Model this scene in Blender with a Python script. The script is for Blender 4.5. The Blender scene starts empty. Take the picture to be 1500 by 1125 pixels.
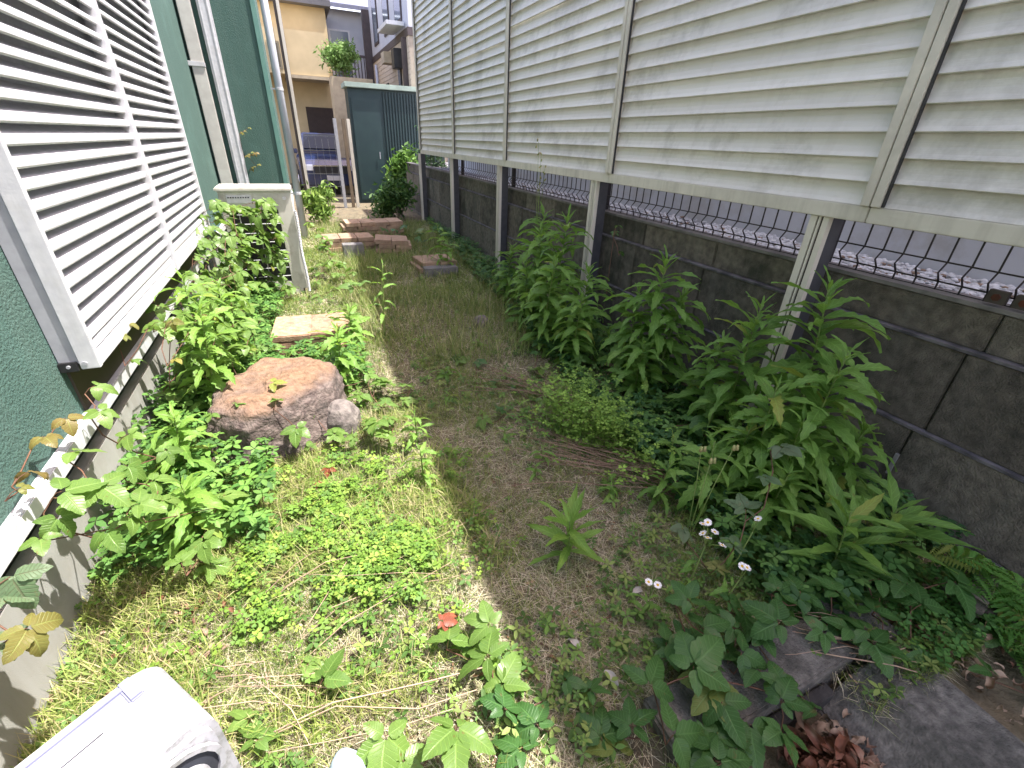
import bpy, bmesh, math, random
import numpy as np
from mathutils import Vector, Matrix, Euler, noise
PI = math.pi
R_ = math.radians
rnd = random.Random(7)
nr = np.random.default_rng(11)
scn = bpy.context.scene
col = scn.collection
D = bpy.data

# ------------------------------------------------------------------ camera
p, y, r = R_(28.27), R_(24.58), R_(2.24)
fwd = Vector((math.sin(y)*math.cos(p), math.cos(y)*math.cos(p), -math.sin(p)))
rt = Vector((math.cos(y), -math.sin(y), 0))
up = rt.cross(fwd)
rt2 = math.cos(r)*rt + math.sin(r)*up
up2 = -math.sin(r)*rt + math.cos(r)*up
cam = D.cameras.new('camera')
co = D.objects.new('camera', cam)
col.objects.link(co)
m = Matrix((rt2, up2, -fwd)).transposed().to_4x4()
m.translation = Vector((0, 0, 1.45))
co.matrix_world = m
cam.sensor_width = 36
cam.sensor_fit = 'HORIZONTAL'
cam.lens = 659.8/1500*36
cam.clip_start = .02
cam.clip_end = 600
scn.camera = co

# ------------------------------------------------------------------ light
SD = Vector((-1.0, .30, -2.35)).normalized()          # direction the light travels
w = D.worlds.new('World')
scn.world = w
w.use_nodes = True
nt = w.node_tree
sky = nt.nodes.new('ShaderNodeTexSky')
sky.sky_type = 'NISHITA'
sky.sun_disc = False
sky.sun_elevation = math.asin(-SD.z)
sky.sun_rotation = math.atan2(-SD.x, -SD.y)
sky.air_density = 1.0
sky.dust_density = 1.2
bg = nt.nodes['Background']
wb = nt.nodes.new('ShaderNodeMix'); wb.data_type = 'RGBA'; wb.blend_type = 'MULTIPLY'; wb.inputs[0].default_value = 1
wb.inputs[7].default_value = (1.33, .975, .82, 1)      # camera white balance
nt.links.new(sky.outputs[0], wb.inputs[6]); nt.links.new(wb.outputs[2], bg.inputs[0])
bg.inputs[1].default_value = .15
sun = D.lights.new('sun', 'SUN')
sun.energy = 2.6
sun.angle = R_(.6)
sun.color = (1, .955, .89)
so = D.objects.new('sun', sun)
so.rotation_euler = (-SD).to_track_quat('Z', 'Y').to_euler()
so.location = (3, -2, 9)
col.objects.link(so)
scn.view_settings.view_transform = 'Standard'
scn.view_settings.look = 'None'
scn.view_settings.gamma = 1
scn.view_settings.exposure = 2.45
scn.view_settings.use_curve_mapping = False
scn.cycles.max_bounces = 8
scn.cycles.transparent_max_bounces = 8

# ------------------------------------------------------------------ materials
MT = {}
def mat(name, c, c2=None, scale=8., rough=.8, bump=0., bscale=60., metal=0., detail=4., spec=.5, stretch=None, contrast=(.35, .65), c3=None, s3=2., var=0., streak=None, t3c=(.5, .66)):
    """two or three colours mixed by noise in object space + fine bump"""
    if name in MT: return MT[name]
    M = D.materials.new(name); M.use_nodes = True
    n = M.node_tree.nodes; l = M.node_tree.links
    b = n['Principled BSDF']
    b.inputs['Roughness'].default_value = rough
    b.inputs['Metallic'].default_value = metal
    b.inputs['Specular IOR Level'].default_value = spec
    g = n.new('ShaderNodeNewGeometry')
    vec = g.outputs['Position']
    if stretch:
        mp = n.new('ShaderNodeMapping'); mp.inputs['Scale'].default_value = stretch
        l.new(vec, mp.inputs[0]); vec = mp.outputs[0]
    c2 = c2 or tuple(x*.8 for x in c)
    t = n.new('ShaderNodeTexNoise'); t.inputs['Scale'].default_value = scale; t.inputs['Detail'].default_value = detail
    l.new(vec, t.inputs['Vector'])
    rp = n.new('ShaderNodeValToRGB')
    rp.color_ramp.elements[0].position = contrast[0]; rp.color_ramp.elements[1].position = contrast[1]
    rp.color_ramp.elements[0].color = (*c, 1); rp.color_ramp.elements[1].color = (*c2, 1)
    l.new(t.outputs[0], rp.inputs[0])
    out = rp.outputs[0]
    if c3:
        t3 = n.new('ShaderNodeTexNoise'); t3.inputs['Scale'].default_value = s3; t3.inputs['Detail'].default_value = 6
        t3.inputs['Roughness'].default_value = .7
        l.new(g.outputs['Position'], t3.inputs['Vector'])
        r3 = n.new('ShaderNodeValToRGB'); r3.color_ramp.elements[0].position = t3c[0]; r3.color_ramp.elements[1].position = t3c[1]
        l.new(t3.outputs[0], r3.inputs[0])
        mx = n.new('ShaderNodeMix'); mx.data_type = 'RGBA'
        l.new(r3.outputs[0], mx.inputs[0]); l.new(out, mx.inputs[6]); mx.inputs[7].default_value = (*c3, 1)
        out = mx.outputs[2]
    if streak:                                   # run-down dirt: noise drawn out along z
        sc_, scol, amt = streak
        m4 = n.new('ShaderNodeMapping'); m4.inputs['Scale'].default_value = (sc_, sc_, sc_*.06); l.new(g.outputs['Position'], m4.inputs[0])
        t4 = n.new('ShaderNodeTexNoise'); t4.inputs['Scale'].default_value = 1; t4.inputs['Detail'].default_value = 5; t4.inputs['Roughness'].default_value = .65
        l.new(m4.outputs[0], t4.inputs['Vector'])
        r4 = n.new('ShaderNodeMapRange'); r4.inputs[1].default_value = .48; r4.inputs[2].default_value = .72; r4.inputs[4].default_value = amt
        l.new(t4.outputs[0], r4.inputs[0])
        m5 = n.new('ShaderNodeMix'); m5.data_type = 'RGBA'; m5.inputs[7].default_value = (*scol, 1)
        l.new(r4.outputs[0], m5.inputs[0]); l.new(out, m5.inputs[6]); out = m5.outputs[2]
    if var:                                      # each piece a little lighter or darker
        oi = n.new('ShaderNodeObjectInfo'); mv = n.new('ShaderNodeMapRange'); mv.inputs[3].default_value = 1-var; mv.inputs[4].default_value = 1+var
        l.new(oi.outputs['Random'], mv.inputs[0])
        m6 = n.new('ShaderNodeVectorMath'); m6.operation = 'SCALE'; l.new(out, m6.inputs[0]); l.new(mv.outputs[0], m6.inputs[3]); out = m6.outputs[0]
    l.new(out, b.inputs['Base Color'])
    if bump:
        t2 = n.new('ShaderNodeTexNoise'); t2.inputs['Scale'].default_value = bscale; t2.inputs['Detail'].default_value = 3
        l.new(vec, t2.inputs['Vector'])
        bp = n.new('ShaderNodeBump'); bp.inputs['Strength'].default_value = 1; bp.inputs['Distance'].default_value = bump
        l.new(t2.outputs[0], bp.inputs['Height']); l.new(bp.outputs[0], b.inputs['Normal'])
    MT[name] = M
    return M

def leafmat(name, ca, cb, trans=.35, rough=.45, vein=True, tint=(.55, .85, .12), vcol=None, hue=.2):
    """leaf: colour per object, veins from the leaf's own UV, light coming through"""
    M = D.materials.new(name); M.use_nodes = True
    n = M.node_tree.nodes; l = M.node_tree.links
    b = n['Principled BSDF']; b.inputs['Roughness'].default_value = rough
    b.inputs['Specular IOR Level'].default_value = .35
    oi = n.new('ShaderNodeObjectInfo')
    mx = n.new('ShaderNodeMix'); mx.data_type = 'RGBA'
    mx.inputs[6].default_value = (*ca, 1); mx.inputs[7].default_value = (*cb, 1)
    nz = n.new('ShaderNodeTexNoise'); nz.inputs['Scale'].default_value = 14; nz.inputs['Detail'].default_value = 3
    g = n.new('ShaderNodeNewGeometry'); l.new(g.outputs['Position'], nz.inputs['Vector'])
    ad = n.new('ShaderNodeMath'); ad.operation = 'MULTIPLY_ADD'; ad.inputs[1].default_value = .8
    l.new(nz.outputs[0], ad.inputs[0])
    sb = n.new('ShaderNodeMath'); sb.operation = 'MULTIPLY_ADD'; sb.inputs[1].default_value = .8; sb.inputs[2].default_value = -.25
    l.new(oi.outputs['Random'], sb.inputs[0]); l.new(sb.outputs[0], ad.inputs[2])
    ad.use_clamp = True
    l.new(ad.outputs[0], mx.inputs[0])
    c = mx.outputs[2]
    # a few leaves yellowing, brown spots here and there
    yl = n.new('ShaderNodeMapRange'); yl.inputs[1].default_value = .965; yl.inputs[2].default_value = .99; yl.inputs[4].default_value = .55; l.new(oi.outputs['Random'], yl.inputs[0])
    ym = n.new('ShaderNodeMix'); ym.data_type = 'RGBA'; ym.inputs[7].default_value = (.30, .25, .05, 1); l.new(yl.outputs[0], ym.inputs[0]); l.new(c, ym.inputs[6]); c = ym.outputs[2]
    sn = n.new('ShaderNodeTexNoise'); sn.inputs['Scale'].default_value = 48; sn.inputs['Detail'].default_value = 3; l.new(g.outputs['Position'], sn.inputs['Vector'])
    sr = n.new('ShaderNodeMapRange'); sr.inputs[1].default_value = .66; sr.inputs[2].default_value = .72; sr.inputs[4].default_value = .7; l.new(sn.outputs[0], sr.inputs[0])
    sm = n.new('ShaderNodeMix'); sm.data_type = 'RGBA'; sm.inputs[7].default_value = (.13, .085, .03, 1); l.new(sr.outputs[0], sm.inputs[0]); l.new(c, sm.inputs[6]); c = sm.outputs[2]
    if vein:
        uv = n.new('ShaderNodeUVMap'); uv.uv_map = 'uv'
        sp = n.new('ShaderNodeSeparateXYZ'); l.new(uv.outputs[0], sp.inputs[0])
        ab = n.new('ShaderNodeMath'); ab.operation = 'ABSOLUTE'; l.new(sp.outputs[0], ab.inputs[0])
        # side veins: v - .45|u|
        k = n.new('ShaderNodeMath'); k.operation = 'MULTIPLY_ADD'; k.inputs[1].default_value = -.16
        l.new(ab.outputs[0], k.inputs[0]); l.new(sp.outputs[1], k.inputs[2])
        s = n.new('ShaderNodeMath'); s.operation = 'MULTIPLY'; s.inputs[1].default_value = 9
        l.new(k.outputs[0], s.inputs[0])
        fr = n.new('ShaderNodeMath'); fr.operation = 'PINGPONG'; fr.inputs[1].default_value = .5
        l.new(s.outputs[0], fr.inputs[0])
        lt = n.new('ShaderNodeMapRange'); lt.inputs[1].default_value = 0; lt.inputs[2].default_value = .12; lt.inputs[3].default_value = 1; lt.inputs[4].default_value = 0
        l.new(fr.outputs[0], lt.inputs[0])
        mr = n.new('ShaderNodeMapRange'); mr.inputs[1].default_value = .03; mr.inputs[2].default_value = .10; mr.inputs[3].default_value = 1; mr.inputs[4].default_value = 0
        l.new(ab.outputs[0], mr.inputs[0])
        mm = n.new('ShaderNodeMath'); mm.operation = 'MAXIMUM'; l.new(lt.outputs[0], mm.inputs[0]); l.new(mr.outputs[0], mm.inputs[1])
        m2 = n.new('ShaderNodeMath'); m2.operation = 'MULTIPLY'; m2.inputs[1].default_value = .38; l.new(mm.outputs[0], m2.inputs[0])
        vx = n.new('ShaderNodeMix'); vx.data_type = 'RGBA'
        l.new(m2.outputs[0], vx.inputs[0]); l.new(c, vx.inputs[6]); vx.inputs[7].default_value = (*(vcol or tuple(min(1, x*1.9+.02) for x in cb)), 1)
        c = vx.outputs[2]
        bp = n.new('ShaderNodeBump'); bp.inputs['Strength'].default_value = .5; bp.inputs['Distance'].default_value = .002; bp.invert = True
        l.new(mm.outputs[0], bp.inputs['Height']); l.new(bp.outputs[0], b.inputs['Normal'])
    l.new(c, b.inputs['Base Color'])
    tr = n.new('ShaderNodeBsdfTranslucent')
    tm = n.new('ShaderNodeMix'); tm.data_type = 'RGBA'; tm.blend_type = 'MULTIPLY'; tm.inputs[0].default_value = 0
    br = n.new('ShaderNodeMix'); br.data_type = 'RGBA'; br.inputs[0].default_value = .35
    l.new(c, br.inputs[6]); br.inputs[7].default_value = (*tint, 1)
    l.new(br.outputs[2], tr.inputs[0])
    ms = n.new('ShaderNodeMixShader'); ms.inputs[0].default_value = trans
    l.new(b.outputs[0], ms.inputs[1]); l.new(tr.outputs[0], ms.inputs[2])
    l.new(ms.outputs[0], n['Material Output'].inputs[0])
    MT[name] = M
    return M

def vcmat(name, trans=.25, rough=.6):
    """blades and small leaves: colour stored per blade in the 'tone' attribute"""
    M = D.materials.new(name); M.use_nodes = True
    n = M.node_tree.nodes; l = M.node_tree.links
    b = n['Principled BSDF']; b.inputs['Roughness'].default_value = rough; b.inputs['Specular IOR Level'].default_value = .3
    a = n.new('ShaderNodeAttribute'); a.attribute_name = 'tone'
    l.new(a.outputs['Color'], b.inputs['Base Color'])
    tr = n.new('ShaderNodeBsdfTranslucent'); l.new(a.outputs['Color'], tr.inputs[0])
    ms = n.new('ShaderNodeMixShader'); ms.inputs[0].default_value = trans
    l.new(b.outputs[0], ms.inputs[1]); l.new(tr.outputs[0], ms.inputs[2])
    l.new(ms.outputs[0], n['Material Output'].inputs[0])
    MT[name] = M
    return M

WHITE = mat('white_aluminium', (.58, .59, .61), (.50, .51, .54), 30, .38, .0004, 120, spec=.5, var=.04, c3=(.46, .46, .45), s3=7, t3c=(.52, .8), streak=(22, (.33, .33, .31), .30))
SILV = mat('grey_aluminium', (.36, .37, .40), (.30, .31, .34), 20, .45, .0003, 200)
CREAM = mat('cream_aluminium', (.64, .60, .52), (.56, .53, .46), 3, .5, .0008, 90, stretch=(1, .12, 1), c3=(.48, .45, .39), s3=1.6, streak=(14, (.28, .26, .22), .4))
CREAM2 = mat('cream_slat_paint', (.66, .635, .59), (.58, .555, .51), 2.2, .45, .0008, 140, stretch=(1, .06, 4), c3=(.44, .42, .38), s3=2.4, var=.05, streak=(11, (.42, .39, .34), .28))
BLACK = mat('black_paint', (.012, .012, .014), (.02, .02, .022), 10, .5)
DGREY = mat('shaded_post_grey', (.045, .047, .055), (.06, .06, .07), 20, .4)
GREEN = mat('green_stucco', (.052, .112, .094), (.042, .094, .080), 90, .9, .006, 125, detail=5, c3=(.066, .14, .12), s3=1.2, streak=(7, (.085, .135, .115), .5))
GTRIM = mat('green_corner_trim', (.12, .25, .21), (.10, .22, .19), 10, .8, .001, 80)
FOUND = mat('foundation_render', (.32, .32, .305), (.27, .27, .255), 5, .9, .0012, 330, c3=(.26, .25, .22), s3=2., streak=(6, (.20, .185, .15), .5))
SHADEBR = mat('shade_brown', (.055, .042, .028), (.035, .027, .018), 6, .6)  # dark brown used to paint shade, under the shutter and in post grooves
BLOCK = mat('weathered_block', (.068, .060, .050), (.165, .146, .120), 24, .95, .008, 150, detail=12, contrast=(.30, .72), c3=(.040, .040, .031), s3=3.1, var=.28, streak=(10, (.17, .165, .145), .35))
BLOCK2 = mat('old_kerb_concrete', (.070, .067, .060), (.20, .19, .17), 38, .95, .007, 150, detail=12, contrast=(.30, .72), c3=(.045, .046, .040), s3=6, t3c=(.45, .68))
MORTAR = mat('mortar_joint', (.055, .052, .058), (.15, .14, .15), 14, .95, .004, 120)
MORTARD = mat('dark_joint', (.04, .037, .032), (.075, .07, .062), 18, .95, .003, 120)
NWALL = mat('neighbour_grey_render', (.56, .60, .68), (.51, .55, .63), 1.5, .85, .001, 80, c3=(.45, .47, .51), s3=3)
COPE = mat('coping_concrete', (.13, .125, .125), (.20, .19, .19), 12, .95, .004, 100)
SOIL = mat('soil', (.085, .070, .045), (.16, .135, .085), 9, 1., .012, 60, detail=8, c3=(.16, .125, .075), s3=5)
ROCKM = mat('rock_grey', (.075, .055, .050), (.17, .135, .12), 34, .95, .010, 75, detail=10, c3=(.06, .05, .045), s3=9)
BRICK = mat('buff_brick', (.30, .20, .135), (.38, .27, .19), 16, .9, .003, 140, c3=(.24, .16, .11), s3=9, var=.2)
CLAY = mat('clay_tile', (.27, .155, .095), (.38, .26, .175), 26, .95, .005, 110, detail=9, c3=(.20, .13, .09), s3=11, var=.15)
WIRE = mat('black_coated_wire', (.012, .009, .012), (.018, .014, .017), 40, .5)
RUST = mat('rust', (.11, .03, .015), (.06, .022, .014), 50, .9, .001, 200)
GRAV = mat('white_pebbles', (.52, .52, .58), (.34, .34, .40), 40, .8)
GRAVB = mat('gravel_bed', (.30, .30, .33), (.16, .16, .18), 45, .95, .01, 70)
PLAST = mat('weathered_white_plastic', (.33, .34, .38), (.40, .40, .44), 12, .5, .0008, 60, c3=(.235, .24, .245), s3=30, t3c=(.48, .62), streak=(16, (.2, .2, .19), .3))
RECSHADE = mat('recess_shade_blue', (.17, .18, .27), (.21, .22, .31), 10, .5)  # bluish shade of the reel box's handle recess, put into the colour
DARKIN = mat('dark_inside', (.03, .035, .05), (.02, .02, .03), 10, .8)
CLOG = mat('pale_blue_foam', (.42, .55, .66), (.48, .60, .70), 30, .55, .0006, 200)
STEM = mat('green_stem', (.13, .20, .045), (.17, .24, .06), 30, .6)
STEMR = mat('reddish_stem', (.10, .045, .030), (.14, .07, .04), 30, .7)
DRYST = mat('dry_stem', (.30, .20, .15), (.42, .31, .22), 20, .85)
TWIG = mat('dry_red_stem', (.15, .09, .065), (.30, .21, .15), 25, .85)
WOOD = mat('weathered_timber', (.10, .085, .07), (.16, .14, .115), 12, .9, .002, 60, stretch=(1, 8, 8))
DEADL = mat('dead_leaf', (.10, .035, .018), (.33, .24, .17), 7, .7, .002, 60, contrast=(.42, .56), c3=(.17, .06, .03), s3=9)
VC = vcmat('blade_colours', .28)
VCD = vcmat('dry_blade_colours', .12, .8)
L_WEED = leafmat('weed_leaf', (.090, .195, .036), (.165, .30, .060), .38, .5, tint=(.38, .62, .07))
L_PALE = leafmat('pale_weed_leaf', (.12, .24, .045), (.19, .33, .06), .38, .5, tint=(.5, .8, .1))
L_SHADE = leafmat('shaded_creeper_leaf', (.034, .095, .022), (.062, .145, .036), .25, .42, tint=(.2, .45, .06))  # darker copy of the creeper leaf, shade put into the colour
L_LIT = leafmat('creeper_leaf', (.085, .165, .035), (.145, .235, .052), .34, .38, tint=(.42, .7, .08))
L_GREY = leafmat('grey_green_leaf', (.10, .135, .08), (.085, .16, .07), .2, .5, vcol=(.09, .035, .03))
L_BRONZ = leafmat('bronze_leaf', (.17, .10, .035), (.16, .20, .05), .35, .4, tint=(.6, .45, .08))
L_RED = leafmat('red_leaf', (.22, .055, .035), (.28, .10, .05), .3, .4, tint=(.7, .2, .08))
L_FERN = leafmat('fern_leaf', (.06, .17, .03), (.10, .24, .045), .35, .5, vein=False, tint=(.4, .75, .08))

# rock: orange dust lies on its flat top
def rock_material():
    M = ROCKM
    n = M.node_tree.nodes; l = M.node_tree.links
    b = n['Principled BSDF']
    src = b.inputs['Base Color'].links[0].from_socket
    g = n.new('ShaderNodeNewGeometry'); s = n.new('ShaderNodeSeparateXYZ'); l.new(g.outputs['Position'], s.inputs[0])
    t = n.new('ShaderNodeTexNoise'); t.inputs['Scale'].default_value = 9; t.inputs['Detail'].default_value = 7; l.new(g.outputs['Position'], t.inputs['Vector'])
    a = n.new('ShaderNodeMath'); a.operation = 'MULTIPLY_ADD'; a.inputs[1].default_value = .09; l.new(t.outputs[0], a.inputs[0]); l.new(s.outputs[2], a.inputs[2])
    mr = n.new('ShaderNodeMapRange'); mr.inputs[1].default_value = .315; mr.inputs[2].default_value = .375; l.new(a.outputs[0], mr.inputs[0])
    t2 = n.new('ShaderNodeTexNoise'); t2.inputs['Scale'].default_value = 30; t2.inputs['Detail'].default_value = 5; l.new(g.outputs['Position'], t2.inputs['Vector'])
    rp = n.new('ShaderNodeValToRGB'); rp.color_ramp.elements[0].position = .35; rp.color_ramp.elements[1].position = .65
    rp.color_ramp.elements[0].color = (.145, .085, .050, 1); rp.color_ramp.elements[1].color = (.25, .155, .095, 1)
    l.new(t2.outputs[0], rp.inputs[0])
    mx = n.new('ShaderNodeMix'); mx.data_type = 'RGBA'
    l.new(mr.outputs[0], mx.inputs[0]); l.new(src, mx.inputs[6]); l.new(rp.outputs[0], mx.inputs[7])
    l.new(mx.outputs[2], b.inputs['Base Color'])
rock_material()

# ------------------------------------------------------------------ helpers
def link(o): col.objects.link(o); return o
def tag(o, label=None, cat=None, group=None, kind=None):
    if label: o['label'] = label
    if cat: o['category'] = cat
    if group: o['group'] = group
    if kind: o['kind'] = kind
    return o
def thing(name, label, cat, loc=(0, 0, 0), rz=0, group=None):
    o = link(D.objects.new(name, None)); o.location = loc; o.rotation_euler = (0, 0, rz)
    o.empty_display_size = .1
    return tag(o, label, cat, group)
def obj(name, me, parent=None, loc=(0, 0, 0), rot=(0, 0, 0), scale=None, material=None):
    o = link(D.objects.new(name, me)); o.location = loc; o.rotation_euler = rot
    if scale: o.scale = (scale,)*3 if isinstance(scale, (int, float)) else scale
    if parent: o.parent = parent
    if material and not me.materials: me.materials.append(material)
    return o
class MB:
    """collects shapes, then becomes one mesh"""
    def __init__(s): s.v = []; s.f = []; s.sm = False
    def add(s, v, f):
        k = len(s.v); s.v += [tuple(a) for a in v]; s.f += [tuple(i+k for i in q) for q in f]; return s
    def box(s, a, b):
        (x0, y0, z0), (x1, y1, z1) = a, b
        return s.add([(x0, y0, z0), (x1, y0, z0), (x1, y1, z0), (x0, y1, z0), (x0, y0, z1), (x1, y0, z1), (x1, y1, z1), (x0, y1, z1)],
                     [(0, 3, 2, 1), (4, 5, 6, 7), (0, 1, 5, 4), (1, 2, 6, 5), (2, 3, 7, 6), (3, 0, 4, 7)])
    def prism_y(s, prof, y0, y1):      # prof: (x,z) list, counter-clockwise
        n = len(prof); v = [(a, y0, c) for a, c in prof]+[(a, y1, c) for a, c in prof]
        return s.add(v, [tuple(range(n)), tuple(range(2*n-1, n-1, -1))]+[(i, i+n, (i+1) % n+n, (i+1) % n) for i in range(n)])
    def tube(s, pts, r, n=5, r2=None, cap=True):
        pts = [Vector(q) for q in pts]; k = len(pts); v = []; f = []
        r2 = r if r2 is None else r2
        for i, q in enumerate(pts):
            d = (pts[min(i+1, k-1)]-pts[max(i-1, 0)]).normalized()
            a = d.orthogonal().normalized() if i == 0 else (a-d*a.dot(d)).normalized()
            b = d.cross(a); rr = r+(r2-r)*i/max(1, k-1)
            v += [q+(a*math.cos(t)+b*math.sin(t))*rr for t in [2*PI*j/n for j in range(n)]]
        for i in range(k-1):
            f += [(i*n+j, i*n+(j+1) % n, (i+1)*n+(j+1) % n, (i+1)*n+j) for j in range(n)]
        if cap: f += [tuple(range(n-1, -1, -1)), tuple(range((k-1)*n, k*n))]
        return s.add(v, f)
    def mesh(s, name, m, bevel=0, smooth=False):
        me = D.meshes.new(name); me.from_pydata(s.v, [], s.f)
        if bevel:
            bm = bmesh.new(); bm.from_mesh(me)
            bmesh.ops.remove_doubles(bm, verts=bm.verts, dist=1e-5)
            es = [e for e in bm.edges if len(e.link_faces) == 2 and e.calc_face_angle(0) > .5]
            bmesh.ops.bevel(bm, geom=es, offset=bevel, segments=2, affect='EDGES', clamp_overlap=True)
            bm.to_mesh(me); bm.free()
        if smooth: me.shade_smooth()
        me.materials.append(m)
        return me
    def build(s, name, m, parent=None, loc=(0, 0, 0), bevel=0, smooth=False, rot=(0, 0, 0)):
        return obj(name, s.mesh(name, m, bevel, smooth), parent, loc, rot)
def bx(name, a, b, m, parent=None, bevel=0): return MB().box(a, b).build(name, m, parent, bevel=bevel)
def numesh(name, V, F, tone, m):
    """big triangle soup from arrays: V (n,3), F (k,3), tone (n,3)"""
    me = D.meshes.new(name)
    me.vertices.add(len(V)); me.vertices.foreach_set('co', np.asarray(V, np.float32).ravel())
    me.loops.add(F.size); me.loops.foreach_set('vertex_index', F.ravel().astype(np.int32))
    me.polygons.add(len(F)); me.polygons.foreach_set('loop_start', np.arange(0, F.size, 3, dtype=np.int32))
    me.update(calc_edges=True)
    a = me.color_attributes.new('tone', 'FLOAT_COLOR', 'POINT')
    a.data.foreach_set('color', np.concatenate([tone, np.ones((len(V), 1))], 1).astype(np.float32).ravel())
    me.materials.append(m)
    return me

def gz(x, y):
    """height of the yard"""
    return .035*noise.noise(Vector((x*1.3, y*1.3, 0)))+.012*noise.noise(Vector((x*6, y*6, 3)))+.05*max(0, min(1, (-.25-x)*2))*max(0, min(1, y-1.2))
# ================================================================== SETTING
def ground():
    xs = np.concatenate([np.array([-120, -40, -8, -2]), np.arange(-1.0, 2.56, .05), np.array([4, 10, 40, 120])])
    ys = np.concatenate([np.array([-60, -15, -4, -1.5]), np.arange(-.5, 6, .06), np.arange(6, 14, .4), np.array([16, 20, 40, 100, 300])])
    v = []; f = []
    for yy in ys:
        for xx in xs:
            inside = -1 <= xx <= 2.55 and -.5 <= yy <= 12
            z = gz(xx, yy) if inside else -.03
            if 0.66 < xx < 2.0 and yy < .36: z = -.10 if xx < 1.5 else min(z, -.02)
            v.append((xx, yy, z))
    n = len(xs)
    for j in range(len(ys)-1):
        for i in range(n-1):
            f.append((j*n+i, j*n+i+1, (j+1)*n+i+1, (j+1)*n+i))
    me = D.meshes.new('ground'); me.from_pydata(v, [], f); me.shade_smooth()
    tag(obj('ground', me, material=SOIL), kind='structure')
ground()

# ---------------------------------------------------------------- the house on the left
H = thing('green_house', 'dark green stucco house wall with white sill strip on the left side of the yard', 'house', (-.86, 1.5, 0))
def hb(name, a, b, m, bevel=0, label=None):
    o = MB().box([a[0]+.86, a[1]-1.5, a[2]], [b[0]+.86, b[1]-1.5, b[2]]).build(name, m, H, bevel=bevel)
    if label: o['label'] = label
    return o
hb('wall', (-5, -2.5, .50), (-.86, 6.9, 5.0), GREEN)
hb('wall', (-5, 6.9, .50), (-.115, 10.2, 5.0), GREEN)
hb('corner_trim', (-.15, 6.885, .48), (-.10, 6.94, 5.0), GTRIM, .004)
hb('foundation', (-5, -2.5, -.4), (-.885, 6.85, .325), FOUND, .004)
hb('foundation', (-5, 6.86, -.4), (-.14, 10.1, .325), FOUND, .004)
hb('shaded_gap', (-5, -2.4, .32), (-.93, 6.8, .50), BLACK)  # recess face blackened, shade under the sill strip painted in
hb('shaded_gap', (-5, 6.95, .32), (-.19, 10.0, .50), BLACK)
hb('sill_strip', (-.90, -2.5, .455), (-.828, 6.88, .512), WHITE, .003)
hb('sill_strip', (-.86, 6.868, .455), (-.09, 6.93, .512), WHITE, .003)
hb('sill_strip', (-.16, 6.93, .455), (-.09, 10.2, .512), WHITE, .003)
hb('painted_shutter_shadow', (-.87, 1.935, .512), (-.852, 4.78, .74), SHADEBR)  # dark brown sheet that paints the shutter's shadow onto the wall
hb('eave', (-5, -2.5, 5.0), (-.45, 10.3, 5.12), WHITE)

# ---------------------------------------------------------------- louvred shutter
S = thing('louvred_shutter', 'white louvred window shutter with two bays of slats on the green house wall', 'shutter', (-.86, 3.3, .69))
def sb(name, a, b, m, bevel=.002):
    return MB().box([a[0]+.86, a[1]-3.3, a[2]-.69], [b[0]+.86, b[1]-3.3, b[2]-.69]).build(name, m, S, bevel=bevel)
Y0, YM, YM2, Y1, ZB, ZT = 1.90, 3.29, 3.345, 4.76, .69, 2.86
sb('stile', (-.800, Y0, ZB), (-.745, Y0+.022, ZT), WHITE)
sb('stile', (-.800, Y1-.03, ZB), (-.741, Y1, ZT), WHITE)
sb('centre_bar', (-.800, YM, ZB+.004), (-.738, YM2, ZT), WHITE, .004)
sb('side_cover', (-.858, Y0+.008, ZB+.02), (-.801, Y0+.03, ZT), SILV)  # white side face coloured grey, its grazing light painted in
sb('side_cover', (-.858, Y1-.03, ZB+.02), (-.801, Y1-.006, ZT), SILV)
sb('backing_panel', (-.850, Y0+.02, ZB+.05), (-.815, Y1-.02, ZT-.03), WHITE)
for (a, b) in ((Y0+.022, YM-.001), (YM2+.001, Y1-.03)):
    sb('bottom_rail', (-.800, a, ZB), (-.747, b, ZB+.05), WHITE, .003)
    sb('bottom_rail', (-.800, a, ZB+.054), (-.755, b, ZB+.088), WHITE, .003)
    prof = [(-.812, .052), (-.806, .056), (-.762, .030), (-.752, .018), (-.752, .006), (-.757, .0), (-.762, .012), (-.812, .044)]
    z = ZB+.092; me = None
    while z < ZT-.05:
        if me is None:
            me = MB().prism_y([(x+.86, c) for x, c in prof], a-3.3, b-3.3).mesh('slat', WHITE)
        obj('slat', me, S, (0, 0, z-ZB)); z += .0605
sb('top_rail', (-.800, Y0+.022, ZT-.05), (-.748, YM-.001, ZT), WHITE)
sb('top_rail', (-.800, YM2+.001, ZT-.05), (-.748, Y1-.03, ZT), WHITE)
sb('bracket', (-.858, Y0-.004, ZB-.004), (-.806, Y0+.03, ZB+.03), BLACK)
o = MB().tube([(.075, Y0-3.3-.004, .022), (.075, Y0-3.3+.002, .022)], .008, 10).build('screw', SILV, S)
o = MB().tube([(.030, Y0-3.3-.009, .016), (.030, Y0-3.3-.004, .016)], .006, 8).build('screw', SILV, S)

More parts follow.
